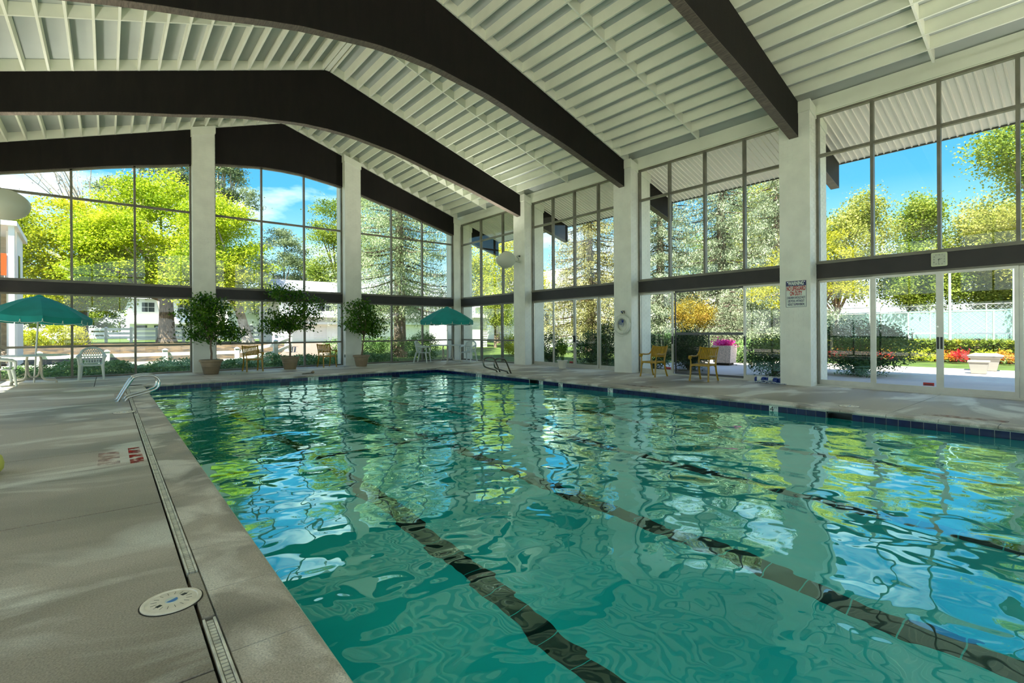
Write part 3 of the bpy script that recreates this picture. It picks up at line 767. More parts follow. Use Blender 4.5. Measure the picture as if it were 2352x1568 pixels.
# right wall upper windows, rails, header
sb = [(19.05, 14.82, [17.53, 16.0], 0), (14.173, 9.94, [13.05, 11.98, 10.905], 1), (9.293, 5.06, [8.229, 7.144, 6.068], 2), (4.413, 0.18, [3.352, 2.265, 1.186], 3), (-0.467, -5.0, [-1.6, -2.7, -3.8], 4)]
for (u0, u1, ml, i) in sb:
    glazing(PS, u0, u1, ml, ZRT + .018, ZHD, ZTR)
    rail(PS, u0, u1)
    glazing(PL, u0, u1, ml, ZRT + .018, ZHD, ZTR)
    rail(PL, u0, u1)
    glazing(PL, u0, u1, ml, 0.0, ZRB, .90)
glazing(PS, 19.05, 14.82, [17.53, 16.08], 0.0, ZRB, .90)
doors(PS, [14.173, 13.05, 11.98, 10.905, 9.94], [(0, dict(d=.02)), (1, dict(d=-.02, handle='a', sticker=True, lock=True)), (2, dict(d=-.02, handle='b')), (3, dict(d=.02))])
d2 = doors(PS, [9.293, 8.12, 6.10, 5.06], [(0, dict(d=-.02, handle='a', sticker=True, lock=True)), (2, dict(d=-.02, handle='b'))])
doors(PS, [4.413, 3.352, 2.265, 1.186, 0.18], [(0, dict(d=.02)), (1, dict(d=-.02, handle='a', sticker=True, lock=True)), (2, dict(d=-.02, handle='b')), (3, dict(d=.02))])
doors(PS, [-0.467, -1.6, -2.7, -3.8, -5.0], [(0, dict(d=.02)), (1, dict(d=-.02, handle='a')), (2, dict(d=-.02, handle='b')), (3, dict(d=.02))])
# screen door across the open middle leaf, with its dark middle rail and mesh
sc = bpy.data.objects.new('screen_door', None); link(sc, d2)
for (a, b_, z0, z1) in ((8.09, 8.12, .04, 2.36), (6.10, 6.13, .04, 2.36), (6.13, 8.09, .04, .09), (6.13, 8.09, 2.32, 2.36), (6.13, 8.09, 1.13, 1.20)):
    mb = MB(); fbox(mb, a, b_, z0, z1, .045, .075, PS); mb.build('screen_rail' if b_ - a > 1 else 'screen_stile', M_bronze, sc)
mb = MB(); fbox(mb, 7.12, 8.09, .09, 1.13, .058, .060, PS); mb.build('screen_mesh', M_mesh, sc)
mb = MB(); fbox(mb, 7.12, 8.05, .09, 1.10, .10, .106, PS); mb.build('lower_pane', M_glass, sc)
mb = MB(); fbox(mb, 7.10, 7.13, .09, 1.13, .09, .115, PS); mb.build('screen_stile', M_bronze, sc)
# far wall windows
eb = [(-2.267, 2.109, [-.785, .655]), (2.728, 6.989, [4.17, 5.59]), (7.608, 11.97, [9.02, 10.435])]
for (u0, u1, ml) in eb:
    glazing(PE, u0, u1, ml, ZRT + .018, None, ZTR, topf=bbot)
    rail(PE, u0, u1)
    glazing(PE, u0, u1, ml, 0.0, ZRB, .90)
# header boards of the side walls
for P, x0, x1, nm in ((PS, 12.33, 12.43, 'wall_right'), (PL, -2.71, -2.61, 'wall_left')):
    o = MB()
    for (u0, u1, ml, i) in sb:
        o.box(x0, x1, min(u0, u1) - .33, max(u0, u1) + .33, ZHD, btop(x1 if x1 > 0 else x0) + .23)
    o = o.build(nm, M_white); tag(o, kind='structure')
    mb = MB()
    s = -1 if x0 > 0 else 1
    xa = x0 if x0 > 0 else x1
    for (u0, u1, ml, i) in sb: mb.box(min(xa, xa + s * .035), max(xa, xa + s * .035), min(u0, u1) + .002, max(u0, u1) - .002, ZHD + .02, ZHD + .20)
    mb.build('header_board', M_white, o)
# unseen back gable, glazed for extra daylight, repeats the far one: columns, rail, glass
def PB_(u, z, d): return (u, YB - d, z)
for (u0, u1, ml) in eb:
    glazing(PB_, u0, u1, ml, ZRT + .018, None, ZTR, topf=bbot)
    rail(PB_, u0, u1)
    glazing(PB_, u0, u1, ml, 0.0, ZRB, .90)
o = MB()
for a, b_ in ((-2.7, -2.267), (2.109, 2.728), (6.989, 7.608), (11.97, 12.4)):
    o.box(a, b_, YB - .5, YB + .2, -.02, btop((a + b_) / 2) - .02)
N = 40
for i in range(N):
    a = -2.7 + 15.1 * i / N; b_ = -2.7 + 15.1 * (i + 1) / N
    o.hexa([(a, YB - .08, bbot(a)), (b_, YB - .08, bbot(b_)), (b_, YB + .08, bbot(b_)), (a, YB + .08, bbot(a)), (a, YB - .08, btop(a) + .2), (b_, YB - .08, btop(b_) + .2), (b_, YB + .08, btop(b_) + .2), (a, YB + .08, btop(a) + .2)])
o = o.build('wall_back', M_white); tag(o, kind='structure')
o = MB(); o.box(-2.27, 11.98, YE - .07, YE + .25, -.05, 0.004); o = o.build('wall_far', M_deck); tag(o, kind='structure')

# ============================================================ DECK, POOL
X0, X1, Y0, Y1 = .685, 8.847, -3.03, 15.208      # pool edge
fl = MB()
fl.box(-2.72, .36, -5.7, 19.2, -.35, -.05); fl.box(9.16, 12.45, -5.7, 19.2, -.35, -.05)
fl.box(.36, 9.16, 15.52, 19.2, -.35, -.05); fl.box(.36, 9.16, -5.7, -3.35, -.35, -.05)
floor = fl.build('floor', M_gap); tag(floor, kind='structure')
G = .006
def slab(poly, z1=0.0):
    cx = sum(p[0] for p in poly) / len(poly); cy = sum(p[1] for p in poly) / len(poly)
    q = [(x - math.copysign(G, x - cx), y - math.copysign(G, y - cy)) for x, y in poly]
    MB().prism(q, -.06, z1).build('deck_slab', M_deck, floor, bevel=.004)
ly = [-5.6, -2.65, -.24, 2.17, 4.58, 7.0, 9.45, 11.9, 14.3, 15.54]
for a, b_ in zip(ly, ly[1:]):
    slab([(-2.66, a), (.309, a), (.309, b_), (-2.66, b_)])
ry = [-5.6, -2.59, -.17, 2.25, 4.65, 7.07, 9.5, 11.9, 14.3, 15.54]
for a, b_ in zip(ry, ry[1:]):
    slab([(9.196, a), (12.37, a), (12.37, b_), (9.196, b_)])
fx = [-2.66, -.255, 2.15, 4.6, 7.0]
for a, b_ in zip(fx, fx[1:]): slab([(a, 15.555), (b_, 15.555), (b_, 19.15), (a, 19.15)])
slab([(7.0, 15.555), (9.196, 15.555), (11.98, 19.15), (7.0, 19.15)])
slab([(9.196, 15.555), (12.37, 15.555), (12.37, 19.15), (11.98, 19.15)])
slab([(.31, -5.6), (9.196, -5.6), (9.196, -3.36), (.31, -3.36)])
slab([(.311, 2.59), (.372, 2.59), (.372, 3.12), (.311, 3.12)], -.001)
slab([(.311, 9.98), (.372, 9.98), (.372, 10.34), (.311, 10.34)], -.001)
# slot drains
def drain(xa, xb, y0, y1, fine):
    root = bpy.data.objects.new('slot_drain', None); link(root, floor)
    w = xb - xa
    MB().box(xa, xb, y0, y1, -.055, -.02).build('drain_base', M_gap, root)
    for (a, b_) in ((xa + .001, xa + .011), (xb - .011, xb - .001)): MB().box(a, b_, y0, y1, -.03, .001).build('drain_edge', M_grate, root, bevel=.002)
    mb = MB(); y = y0 + .01; pitch = .0265 if fine else .08
    while y < y1 - .02:
        mb.box(xa + .014, xb - .014, y, y + pitch * .66, -.02, -.003); y += pitch
    mb.build('drain_grating', M_grate, root, kind='stuff')
drain(.314, .366, -3.3, 2.575, True); drain(.314, .366, 3.135, 6.42, True); drain(.314, .366, 6.43, 9.97, False); drain(.314, .366, 10.35, 15.5, False)
drain(9.153, 9.19, -3.3, 6.0, False); drain(9.153, 9.19, 6.01, 15.5, False)

pool = thing('swimming_pool', 'rectangular indoor pool with teal plaster and black lane lines', 'pool', (0, 0, 0))
def pz(y): return -1.25 if y < 6.9 else (-1.25 - 1.6 * min(1, (y - 6.9) / 6.0))
XW0, XW1, YW0, YW1 = .70, 8.875, -3.0, 15.235
mb = MB(); ysq = [YW0, 6.9, 12.9, YW1]
for a, b_ in zip(ysq, ysq[1:]):
    mb.hexa([(XW0, a, -3.2), (XW1, a, -3.2), (XW1, b_, -3.2), (XW0, b_, -3.2), (XW0, a, pz(a)), (XW1, a, pz(a)), (XW1, b_, pz(b_)), (XW0, b_, pz(b_))])
mb.build('pool_floor', M_plaster, pool)
mb = MB(); mb.box(XW0 - .2, XW0, YW0 - .2, YW1 + .2, -3.2, -.21); mb.box(XW1, XW1 + .2, YW0 - .2, YW1 + .2, -3.2, -.21)
mb.box(XW0, XW1, YW0 - .2, YW0, -3.2, -.21); mb.box(XW0, XW1, YW1, YW1 + .2, -3.2, -.21)
mb.build('pool_wall', M_plaster, pool)
# waterline bond beam, broken at the skimmer mouths
SK = [(2.686, 3.049), (9.962, 10.337)]
mb = MB(); ys = [YW0 - .2] + [v for s in SK for v in s] + [YW1 + .2]
for a, b_ in zip(ys[0::2], ys[1::2]): mb.box(XW1, XW1 + .25, a, b_, -.21, -.045)
mb.box(XW0 - .2, XW0, YW0 - .2, YW1 + .2, -.21, -.045); mb.box(XW0, XW1, YW1, YW1 + .2, -.21, -.045); mb.box(XW0, XW1, YW0 - .2, YW0, -.21, -.045)
mb.build('bond_beam', M_grout, pool)
for a, b_ in SK:
    mb = MB(); mb.box(XW1 + .02, XW1 + .24, a, a + .02, -.21, -.05); mb.box(XW1 + .02, XW1 + .24, b_ - .02, b_, -.21, -.05); mb.box(XW1 + .22, XW1 + .25, a, b_, -.21, -.05); mb.box(XW1 + .02, XW1 + .24, a, b_, -.07, -.05)
    mb.build('skimmer_mouth', M_black, pool)
MK = [(12.715, '8', 'FT', '0', 'IN'), (9.842, '7', 'FT'), (9.101, '6', 'FT'), (7.482, '5', 'FT'), (3.86, '4', 'FT')]
tR = MB().box(-.008, 0, .003, .144, 0, .142).mesh('waterline_tile'); tR.materials.append(M_tile)
tF = MB().box(.003, .144, -.008, 0, 0, .142).mesh('waterline_tile_far'); tF.materials.append(M_tile)
def tile_run(lo, hi, blocked, put):
    pts = sorted([(lo, lo)] + blocked + [(hi, hi)])
    for (a0, a1), (b0, b1) in zip(pts, pts[1:]):
        L = b0 - a1
        if L < .03: continue
        n = max(1, round(L / .147)); w = L / n
        for i in range(n): put(a1 + i * w, w / .147)
def putR(y, f): o = mk('waterline_tile', tR, pool, (XW1, y, -.202)); o.scale = (1, f, 1)
def putF(x, f): o = mk('waterline_tile', tF, pool, (x, YW1, -.202)); o.scale = (f, 1, 1)
tile_run(YW0, YW1, SK + [(m_[0] - (.15 if len(m_) > 3 else .074), m_[0] + (.15 if len(m_) > 3 else .074)) for m_ in MK], putR)
tile_run(XW0, XW1, [(4.53, 4.83)], putF)
mb = MB()
y = YW0
while y < YW1 - .15:
    mb.box(XW0, XW0 + .008, y + .003, y + .144, -.202, -.06); y += .147
mb.build('waterline_tiles_near', M_tile, pool, kind='stuff')
for m_ in MK:
    w = .15 if len(m_) > 3 else .074
    o = MB().box(XW1 - .011, XW1, m_[0] - w, m_[0] + w, -.202, -.058).build('depth_marker', M_marker, pool)
    R_ = (PI / 2, 0, -PI / 2)
    if len(m_) > 3:
        for (s, off, sz) in ((m_[1], .09, .12), (m_[2], .025, .05), (m_[3], -.05, .12), (m_[4], -.115, .05)):
            text(s, sz, (XW1 - .0125, m_[0] + off, -.115 if sz > .1 else -.085), R_, M_black, o, 'numeral' if sz > .1 else 'lettering')
    else:
        text(m_[1], .13, (XW1 - .0125, m_[0] + .028, -.115), R_, M_black, o, 'numeral', sx=1.1)
        text(m_[2], .05, (XW1 - .0125, m_[0] - .038, -.085), R_, M_black, o, 'lettering')
o = MB().box(4.53, 4.83, YW1 - .011, YW1, -.202, -.058).build('depth_marker', M_marker, pool)
for (s, off, sz) in (('8', -.09, .12), ('FT', -.025, .05), ('0', .05, .12), ('IN', .115, .05)):
    text(s, sz, (4.68 + off, YW1 - .0125, -.115 if sz > .1 else -.085), (PI / 2, 0, 0), M_black, o, 'numeral' if sz > .1 else 'lettering')
# lane lines of black tiles on the floor, targets on the far wall, break line across the slope
LX = [2.2, 3.9, 5.6, 7.3]
lt = MB().box(-.095, .095, -.142, .142, 0, .006).mesh('lane_tile'); lt.materials.append(M_ltile)
for x in LX:
    y = -2.2
    while y < 14.0:
        o = mk('lane_tile', lt, pool, (x, y, pz(y) + .001))
        if 6.9 < y < 12.9: o.rotation_euler = (-math.atan2(1.6, 6.0), 0, 0)
        y += .296
    MB().box(x - .125, x + .125, YW1 - .012, YW1, -1.3, -.205).build('wall_target', M_ltile, pool)
MB().box(XW0 + .02, XW1 - .02, 6.82, 6.90, -1.249, -1.244).build('break_line', M_ltile, pool)
# coping stones
def nose(w, z=0.0, r=.03, h=.052):
    return [(0, z - h), (w - .02, z - h), (w - .004, z - h + .012), (w, z - .026), (w - .006, z - .012), (w - .022, z - .003), (w - .05, z), (0, z)]
def cop_mesh(w, l, nm):
    me = MB().prism(nose(w), .003, l - .003, lambda u, ww, a: (u, a, ww)).mesh(nm); me.materials.append(M_coping); return me
cL = cop_mesh(.313, .6, 'coping_left'); cR = cop_mesh(.303, .6, 'coping_right')
y = 1.047 - .6 * 7
ystones = []
while y < 15.1:
    ystones.append(y); y += .6
for y in ystones:
    mk('coping_stone', cL, pool, (.372, y, 0))
    o = mk('coping_stone', cR, pool, (9.15, y + .6, 0)); o.rotation_euler = (0, 0, PI)
x = .372
while x < 9.1:
    if x + .6 > 9.15: break
    o = mk('coping_stone', cR, pool, (x, 15.51 + .0, 0)); o.rotation_euler = (0, 0, -PI / 2)
    o = mk('coping_stone', cR, pool, (x + .6, -3.33, 0)); o.rotation_euler = (0, 0, PI / 2)
    x += .6
MB().box(8.78, 9.15, 15.21, 15.51, -.052, 0).build('coping_stone', M_coping, pool)
# water
wb = MB().add([(XW0 + .001, YW0 + .001, -.146), (XW1 - .001, YW0 + .001, -.146), (XW1 - .001, YW1 - .001, -.146), (XW0 + .001, YW1 - .001, -.146)], [(0, 1, 2, 3)])
wt = wb.build('pool_water', M_water); tag(wt, 'rippled clear blue-green water filling the indoor pool', 'water', kind='stuff')
# skimmer lids
def lid(x, y, r, label, rot=0.0):
    t = thing('skimmer_lid', label, 'lid', (x, y, 0), rot, 'round skimmer lids in the deck')
    MB().lathe([(r, -.004), (r, .006), (r - .008, .009), (r - .016, .009), (r - .019, .005), (r - .03, .005), (r - .033, .007), (.045, .008), (.04, .006), (0.001, .006)], 48, cap0=False).build('lid_plate', M_lid, t, smooth=True)
    MB().lathe([(r + .006, -.004), (r + .006, .0025), (r + .001, .0025)], 40, cap0=False, cap1=False).build('rim_gap', M_gap, t)
    mb = MB()
    for k in range(16):
        a = 2 * PI * k / 16; c_, s_ = math.cos(a), math.sin(a)
        mb.tube([(c_ * (r - .038), s_ * (r - .038), .0075), (c_ * (r - .062), s_ * (r - .062), .008)], .0009, 4)
    mb.build('raised_ribs', M_gap, t, kind='stuff')
    for s in (1, -1): MB().box(s * .058 - .011, s * .058 + .011, -.009, .009, .006, .0086).build('finger_hole', M_black, t)
    MB().lathe([(.026, .006), (.026, .0092), (.001, .0095)], 28, cap0=False).build('badge', M_signw, t)
    MB().prism([(.024 * math.cos(a), .024 * math.sin(a)) for a in [PI + PI * k / 12 for k in range(13)]], .0096, .0102).build('badge_wave', mat('badge_blue', (.05, .2, .5), .4), t)
    return t
lid(.226, 2.845, .120, 'round ivory skimmer lid in the near left deck', 0.5)
lid(.20, 10.16, .14, 'skimmer lid in the left deck just before the handrails')
lid(9.345, 2.87, .14, 'skimmer lid in the right deck in front of the glass doors')
lid(9.345, 10.12, .13, 'skimmer lid in the right deck near the potted palm')
# faded red paint on the deck
for (x0, x1, y0, y1) in ((.165, .275, 6.13, 6.56), (.165, .265, 6.62, 6.95), (-.08, .09, 6.2, 6.85), (9.24, 9.42, 1.0, 1.9), (9.24, 9.4, 6.5, 7.4), (9.24, 9.4, 12.9, 13.6), (.1, .28, 12.9, 13.5)):
    MB().box(x0, x1, y0, y1, .0008, .0016).build('painted_marking', M_redpaint if x0 == .165 else M_redfaint, floor)

# ============================================================ FURNITURE AND FITTINGS
def handrail(x, y, yaw, label):
    t = thing('pool_handrail', label, 'handrail', (x, y, 0), yaw, None)
    # local +x points over the water
    def P2(pts, n=6):
        out = []
        pts = [Vector(p) for p in pts]
        pts = [pts[0]] + pts + [pts[-1]]
        for i in range(1, len(pts) - 2):
            for k in range(n):
                u = k / n; p0, p1, p2, p3 = pts[i - 1:i + 3]
                out.append(0.5 * ((2 * p1) + (p2 - p0) * u + (2 * p0 - 5 * p1 + 4 * p2 - p3) * u * u + (3 * p1 - p0 - 3 * p2 + p3) * u ** 3))
        out.append(pts[-1]); return out
    pts = P2([(0, 0, -.01), (.10, 0, .19), (.20, 0, .38), (.27, 0, .445), (.40, 0, .465), (.53, 0, .455), (.615, 0, .38), (.625, 0, .28), (.575, 0, .195), (.40, 0, .13), (.24, 0, .09), (.15, 0, .055), (.115, 0, -.01)])
    MB().tube(pts, .022, 12).build('rail_tube', M_steel if label.startswith('near') else M_dsteel, t, smooth=True)
    for xx in (0, .115): MB().lathe([(.038, 0), (.038, .006), (.026, .014), (.021, .014)], 20, (xx, 0, 0), cap0=False).build('escutcheon', M_steel if label.startswith('near') else M_dsteel, t, smooth=True)
    return t
handrail(.125, 12.22, 0, 'near pair of steel pool handrails, the farther of the two')
handrail(.135, 11.80, 0, 'near pair of steel pool handrails, the closer of the two')
handrail(9.40, 12.33, PI, 'far handrail loop at the right pool edge, left of its pair')
handrail(9.32, 11.68, PI, 'far handrail loop at the right pool edge, right of its pair')
t = thing('hold_down_bar', 'short metal bar lying on the far coping above the depth tile', 'bar', (4.70, 15.80, 0), .55)
MB().tube([(-.23, 0, .02), (.18, 0, .02)], .014, 10).build('bar', M_dsteel, t, smooth=True)
MB().tube([(.18, 0, .03), (.23, 0, .045)], [.04, .045], 16).build('end_cap', M_pot, t, smooth=True)

def pot(name_parent, r, h, m, rings=True):
    prof = [(r * .60, 0), (r * .62, .01), (r * .78, h * .52), (r * .80, h * .54), (r * .79, h * .56), (r * .81, h * .62), (r * .83, h * .64), (r * .82, h * .66), (r * .90, h * .84), (r * .98, h * .86), (r, h * .93), (r * .99, h), (r * .92, h), (r * .86, h * .86)]
    MB().lathe(prof, 40, cap1=False).build('pot', m, name_parent, smooth=True)
    MB().lathe([(r * .86, h * .80), (r * .86, h * .86)], 32).build('soil', M_soil, name_parent)
def ficus(x, y, label, r, h, trunk, blobs, n, seed, lean=(0, 0)):
    rng = np.random.default_rng(seed)
    t = thing('potted_ficus', label, 'potted plant', (x, y, 0), 0, 'potted ficus trees along the far glass')
    pot(t, r, h, M_pot)
    P, pc = crown_points(rng, blobs, int(n * 1.5), .26, 32, .55, .75)
    V, F = leaves_np(rng, P, .098, .46, .2, droop=0.8)
    np_mesh('foliage', V, F, F_ficus, t, 'stuff')
    mb = MB(); x1, y1, z1 = lean[0], lean[1], trunk
    mb.tube([(0, 0, h * .8), (x1 * .3 + .015, y1 * .3, h + (z1 - h) * .35), (x1 * .7 - .01, y1 * .7, h + (z1 - h) * .7), (x1, y1, z1)], [.034, .028, .026, .024], 10)
    mb.build('trunk', M_fbark, t, smooth=True)
    br = MB()
    for i in rng.choice(len(pc), 26, replace=False):
        q = Vector(pc[i]); s0 = Vector((x1, y1, z1 - .05 + rng.random() * .25)); mid = s0.lerp(q, .5) + Vector((0, 0, .06))
        br.tube([s0, mid, q], [.014, .008, .003], 5)
    br.tube([(x1, y1, z1), (x1, y1, z1 + .7)], [.02, .008], 6)
    br.build('branches', M_fbark, t, kind='stuff')
    return t
ficus(2.478, 18.03, 'potted ficus in front of the left brick column, leftmost of three', .325, .44, .98, [(-.15, -.05, 1.72, .72, .42, .62), (.15, -.05, 1.35, .80, .42, .36), (-.05, 0, 2.15, .50, .36, .30), (.55, -.05, 1.25, .3, .3, .2)], 3000, 11)
ficus(4.879, 18.40, 'tallest potted ficus, between the two ochre slatted chairs', .31, .43, 1.20, [(.1, -.05, 1.72, .98, .42, .36), (.45, 0, 2.15, .75, .4, .36), (-.1, 0, 2.60, .60, .35, .35), (-.4, 0, 1.5, .5, .36, .33), (1.0, 0, 2.35, .35, .2, .12)], 3000, 12)
ficus(7.244, 17.95, 'smallest potted ficus, in front of the brick column right of centre', .305, .42, 1.0, [(.15, -.05, 1.60, .85, .42, .38), (0, 0, 2.08, .50, .36, .36), (.4, 0, 1.35, .45, .36, .25)], 2500, 13, lean=(.10, 0))
# potted palm by the sliding door
t = thing('potted_palm', 'small leafy palm in a cream pot before the double sliding door', 'potted plant', (11.80, 12.02, 0))
MB().lathe([(.10, 0), (.115, .01), (.11, .02), (.135, .12), (.16, .2), (.165, .24), (.19, .25), (.195, .275), (.185, .285), (.165, .285), (.155, .25)], 36, cap1=False).build('pot', M_potw, t, smooth=True)
MB().lathe([(.155, .22), (.155, .25)], 28).build('soil', M_soil, t)
rng = np.random.default_rng(5); V_ = []; st = MB()
for i in range(34):
    a = rng.random() * 2 * PI; h_ = rng.uniform(.45, .78); o_ = rng.uniform(.05, .20)
    top_ = Vector((math.cos(a) * o_, math.sin(a) * o_, .25 + h_)); b0 = Vector((math.cos(a) * .03, math.sin(a) * .03, .24))
    mid = (b0 + top_) / 2 + Vector((0, 0, .04)); st.tube([b0, mid, top_], [.004, .003, .002], 4, cap=False)
    for k in range(9):
        f = .45 + .55 * k / 8; p = b0.lerp(top_, f) + Vector((0, 0, .06 * (1 - f)))
        V_.append((p.x + rng.normal() * .03, p.y + rng.normal() * .03, p.z + rng.normal() * .02))
V, F = leaves_np(rng, np.array(V_), .13, .22, .1, droop=1.4); np_mesh('foliage', V, F, F_palm, t, 'stuff')
st.build('stems', F_palm, t, kind='stuff')

def umbrella(x, y, label, rot, R_=1.08, zt=2.26, zr=1.725, tilt=(0, 0), group='green patio umbrellas'):
    t = thing('patio_umbrella', label, 'umbrella', (x, y, 0), rot, group)
    t.rotation_euler = (tilt[0], tilt[1], rot)
    MB().tube([(0, 0, 0), (0, 0, zt - .02)], .019, 12).build('pole', M_pole, t, smooth=True)
    MB().lathe([(.09, zt - .045), (.075, zt + .005), (.03, zt + .025), (.005, zt + .03)], 16, cap0=False).build('finial', M_teal, t, smooth=True)
    n = 8
    def rim(a, f, dz=0): return (R_ * f * math.cos(a), R_ * f * math.sin(a), 0)
    def surf(k, u, f):
        a0 = 2 * PI * k / n; a1 = 2 * PI * (k + 1) / n
        p0 = Vector((math.cos(a0), math.sin(a0), 0)) * R_ * f; p1 = Vector((math.cos(a1), math.sin(a1), 0)) * R_ * f
        p = p0.lerp(p1, u)
        z = zt - (zt - zr) * (f ** 1.35) - .035 * f * (1 - (2 * u - 1) ** 2) * f
        return Vector((p.x, p.y, z))
    for k in range(n):
        mb = MB(); NU, NF = 6, 6; vs = []; fs = []
        for j in range(NF + 1):
            for i in range(NU + 1): vs.append(surf(k, i / NU, .06 + .94 * j / NF))
        for j in range(NF):
            for i in range(NU): q = j * (NU + 1) + i; fs.append((q, q + 1, q + NU + 2, q + NU + 1))
        mb.add(vs, fs); pn = mb.build('canopy_panel', M_teal, t)
        md = pn.modifiers.new('thick', 'SOLIDIFY'); md.thickness = .004
        # valance: two scalloped flaps per panel, notched between, edged with white piping
        vb = MB(); pp = MB()
        for h_ in (0, 1):
            us = [h_ * .5 + .5 * (0, .035, .09, .3, .5, .7, .91, .965, 1)[i] for i in range(9)]
            top = [surf(k, u, 1.0) for u in us]; bot = []
            for i, u in enumerate(us):
                e = abs(2 * i / 8 - 1); out_ = Vector((top[i].x, top[i].y, 0)).normalized() * .012
                bot.append(top[i] + out_ + Vector((0, 0, -.160 + (.085 if e > .99 else 0))))
            vs = top + bot; vb.add(vs, [(i, i + 1, 9 + i + 1, 9 + i) for i in range(8)])
            pp.tube(bot, .0045, 5)
        v = vb.build('valance', M_teal, pn); v['label'] = 'scalloped valance flap'
        md = v.modifiers.new('thick', 'SOLIDIFY'); md.thickness = .003
        pp.build('piping', M_piping, pn)
        rb_ = MB().tube([surf(k, 0, .03) + Vector((0, 0, -.02)), surf(k, 0, .5) + Vector((0, 0, -.015)), surf(k, 0, .99) + Vector((0, 0, -.012))], .006, 5).build('rib', M_pole, t)
        sb_ = MB().tube([(0, 0, zt - .5), surf(k, 0, .55) + Vector((0, 0, -.015))], .005, 5).build('strut', M_pole, rb_)
    return t
umbrella(-1.475, 17.95, 'green umbrella over the left table, cut by the frame', .15, tilt=(0, .05))
umbrella(10.73, 17.62, 'whole green umbrella over the corner table', .42)

def patio_table(x, y, rot, label):
    t = thing('patio_table', label, 'table', (x, y, 0), rot, 'white round patio tables')
    MB().lathe([(.02, .695), (.64, .695), (.685, .700), (.69, .712), (.68, .722), (.66, .718), (.64, .722), (.022, .722), (.02, .695)], 48, cap0=False, cap1=False).build('table_top', M_tabletop, t, smooth=True)
    for k in range(4):
        a = PI / 2 * k
        ca, sa = math.cos(a), math.sin(a)
        def W_(r, s, z): return (ca * r - sa * s, sa * r + ca * s, z)
        pts = [W_(.17, .0, .69), W_(.19, 0, .60), W_(.20, 0, .45), W_(.20, 0, .25), W_(.22, 0, .14), W_(.28, 0, .085), W_(.36, 0, .075), W_(.56, 0, .07), W_(.585, 0, .055), W_(.59, 0, .0)]
        MB().tube(pts, .023, 8).build('leg', M_legs, t, smooth=True)
    for k in range(2):
        a = PI / 2 * k; ca, sa = math.cos(a), math.sin(a)
        pts = [(ca * r, sa * r, z) for r, z in ((.165, .55), (.15, .30), (.12, .20), (.06, .155), (0, .15), (-.06, .155), (-.12, .20), (-.15, .30), (-.165, .55))]
        MB().tube(pts, .019, 8).build('loop_brace', M_legs, t, smooth=True)
    return t
patio_table(-1.475, 17.93, -.69, 'white round table under the umbrella at the left edge')
patio_table(10.73, 17.60, -.60, 'white round table in the far right corner')

def resin_chair(x, y, rot, label):
    """white moulded chair, local +y is where the sitter looks"""
    t = thing('resin_armchair', label, 'chair', (x, y, 0), rot, 'white resin armchairs')
    # seat: dished slab
    mb = MB(); N = 8; vs = []; fs = []
    for j in range(N + 1):
        for i in range(N + 1):
            u = i / N * 2 - 1; v = j / N * 2 - 1
            z = .42 - .012 * (1 - u * u) * (1 - v * v) + .02 * max(0, -v) ** 2 * 0 - (.02 * max(0, v) ** 3)
            vs.append((u * (.235 + .015 * v), v * .22, z))
    for j in range(N):
        for i in range(N): q = j * (N + 1) + i; fs.append((q, q + 1, q + N + 2, q + N + 1))
    o = mb.add(vs, fs).build('seat', M_plastic, t, smooth=True); md = o.modifiers.new('thick', 'SOLIDIFY'); md.thickness = .022
    # back: shell curved in plan with an arched top, pierced by a lattice
    def back(u, z):   # u in -1..1, z height
        w = .225 + .05 * (z - .42) / .45
        return Vector((u * w, -.21 - .17 * (z - .42) + .05 * u * u, z))
    rim = MB(); pts = []
    for i in range(25):
        a = PI * i / 24; u = math.cos(a) * 1.0; z = .60 + .27 * math.sin(a) ** .8
        pts.append(back(u, z))
    pts = [back(1, .44)] + pts + [back(-1, .44)]
    rim.tube(pts, .030, 8)
    rim.build('back_rim', M_plastic, t, smooth=True)
    lat = MB()
    for s in (1, -1):
        for k in range(-6, 9):
            p = []
            for j in range(13):
                z = .62 + (.86 - .62) * j / 12; u = (k / 5.0) + s * (z - .62) * 1.9
                lim = math.sqrt(max(0, 1 - ((z - .60) / .27) ** 2)) if z > .60 else 1
                if abs(u) < lim * .98: p.append(back(u, z))
            if len(p) > 1: lat.tube(p, .008, 4)
    for k in range(6):
        u = -.62 + 1.24 * k / 5
        lat.tube([back(u, .44), back(u, .54), back(u * 1.05, .63)], [.020, .013, .012], 5)
    lat.tube([back(-.8, .54), back(0, .53), back(.8, .54)], .013, 5); lat.tube([back(-1, .63), back(0, .62), back(1, .63)], .012, 5)
    lat.tube([back(-.75, .455), back(0, .445), back(.75, .455)], .018, 5)
    lat.build('back_lattice', M_plastic, t, smooth=True)
    for s in (1, -1):
        p = [back(s * .98, .70), Vector((s * .275, -.10, .665)), Vector((s * .29, .06, .645)), Vector((s * .29, .18, .635)), Vector((s * .275, .235, .60)), Vector((s * .262, .245, .52)), Vector((s * .255, .235, .42))]
        mb = MB(); mb.tube(p, [.026, .032, .036, .036, .032, .028, .028], 8); mb.build('armrest', M_plastic, t, smooth=True)
        MB().tube([(s * .235, .20, .42), (s * .25, .235, .20), (s * .262, .262, 0)], [.038, .031, .023], 8).build('leg', M_plastic, t, smooth=True)
        MB().tube([(s * .215, -.19, .43), (s * .235, -.255, .20), (s * .25, -.30, 0)], [.038, .031, .023], 8).build('leg', M_plastic, t, smooth=True)
    return t
resin_chair(-.34, 18.15, PI - .02, 'white resin armchair right of the left umbrella table')
resin_chair(-2.02, 17.20, -PI / 2 + .25, 'white resin armchair at the left edge of the picture')
resin_chair(10.02, 18.39, PI + .75, 'white resin armchair left of the corner table')
resin_chair(11.62, 17.42, PI / 2 + .45, 'white resin armchair right of the corner table')

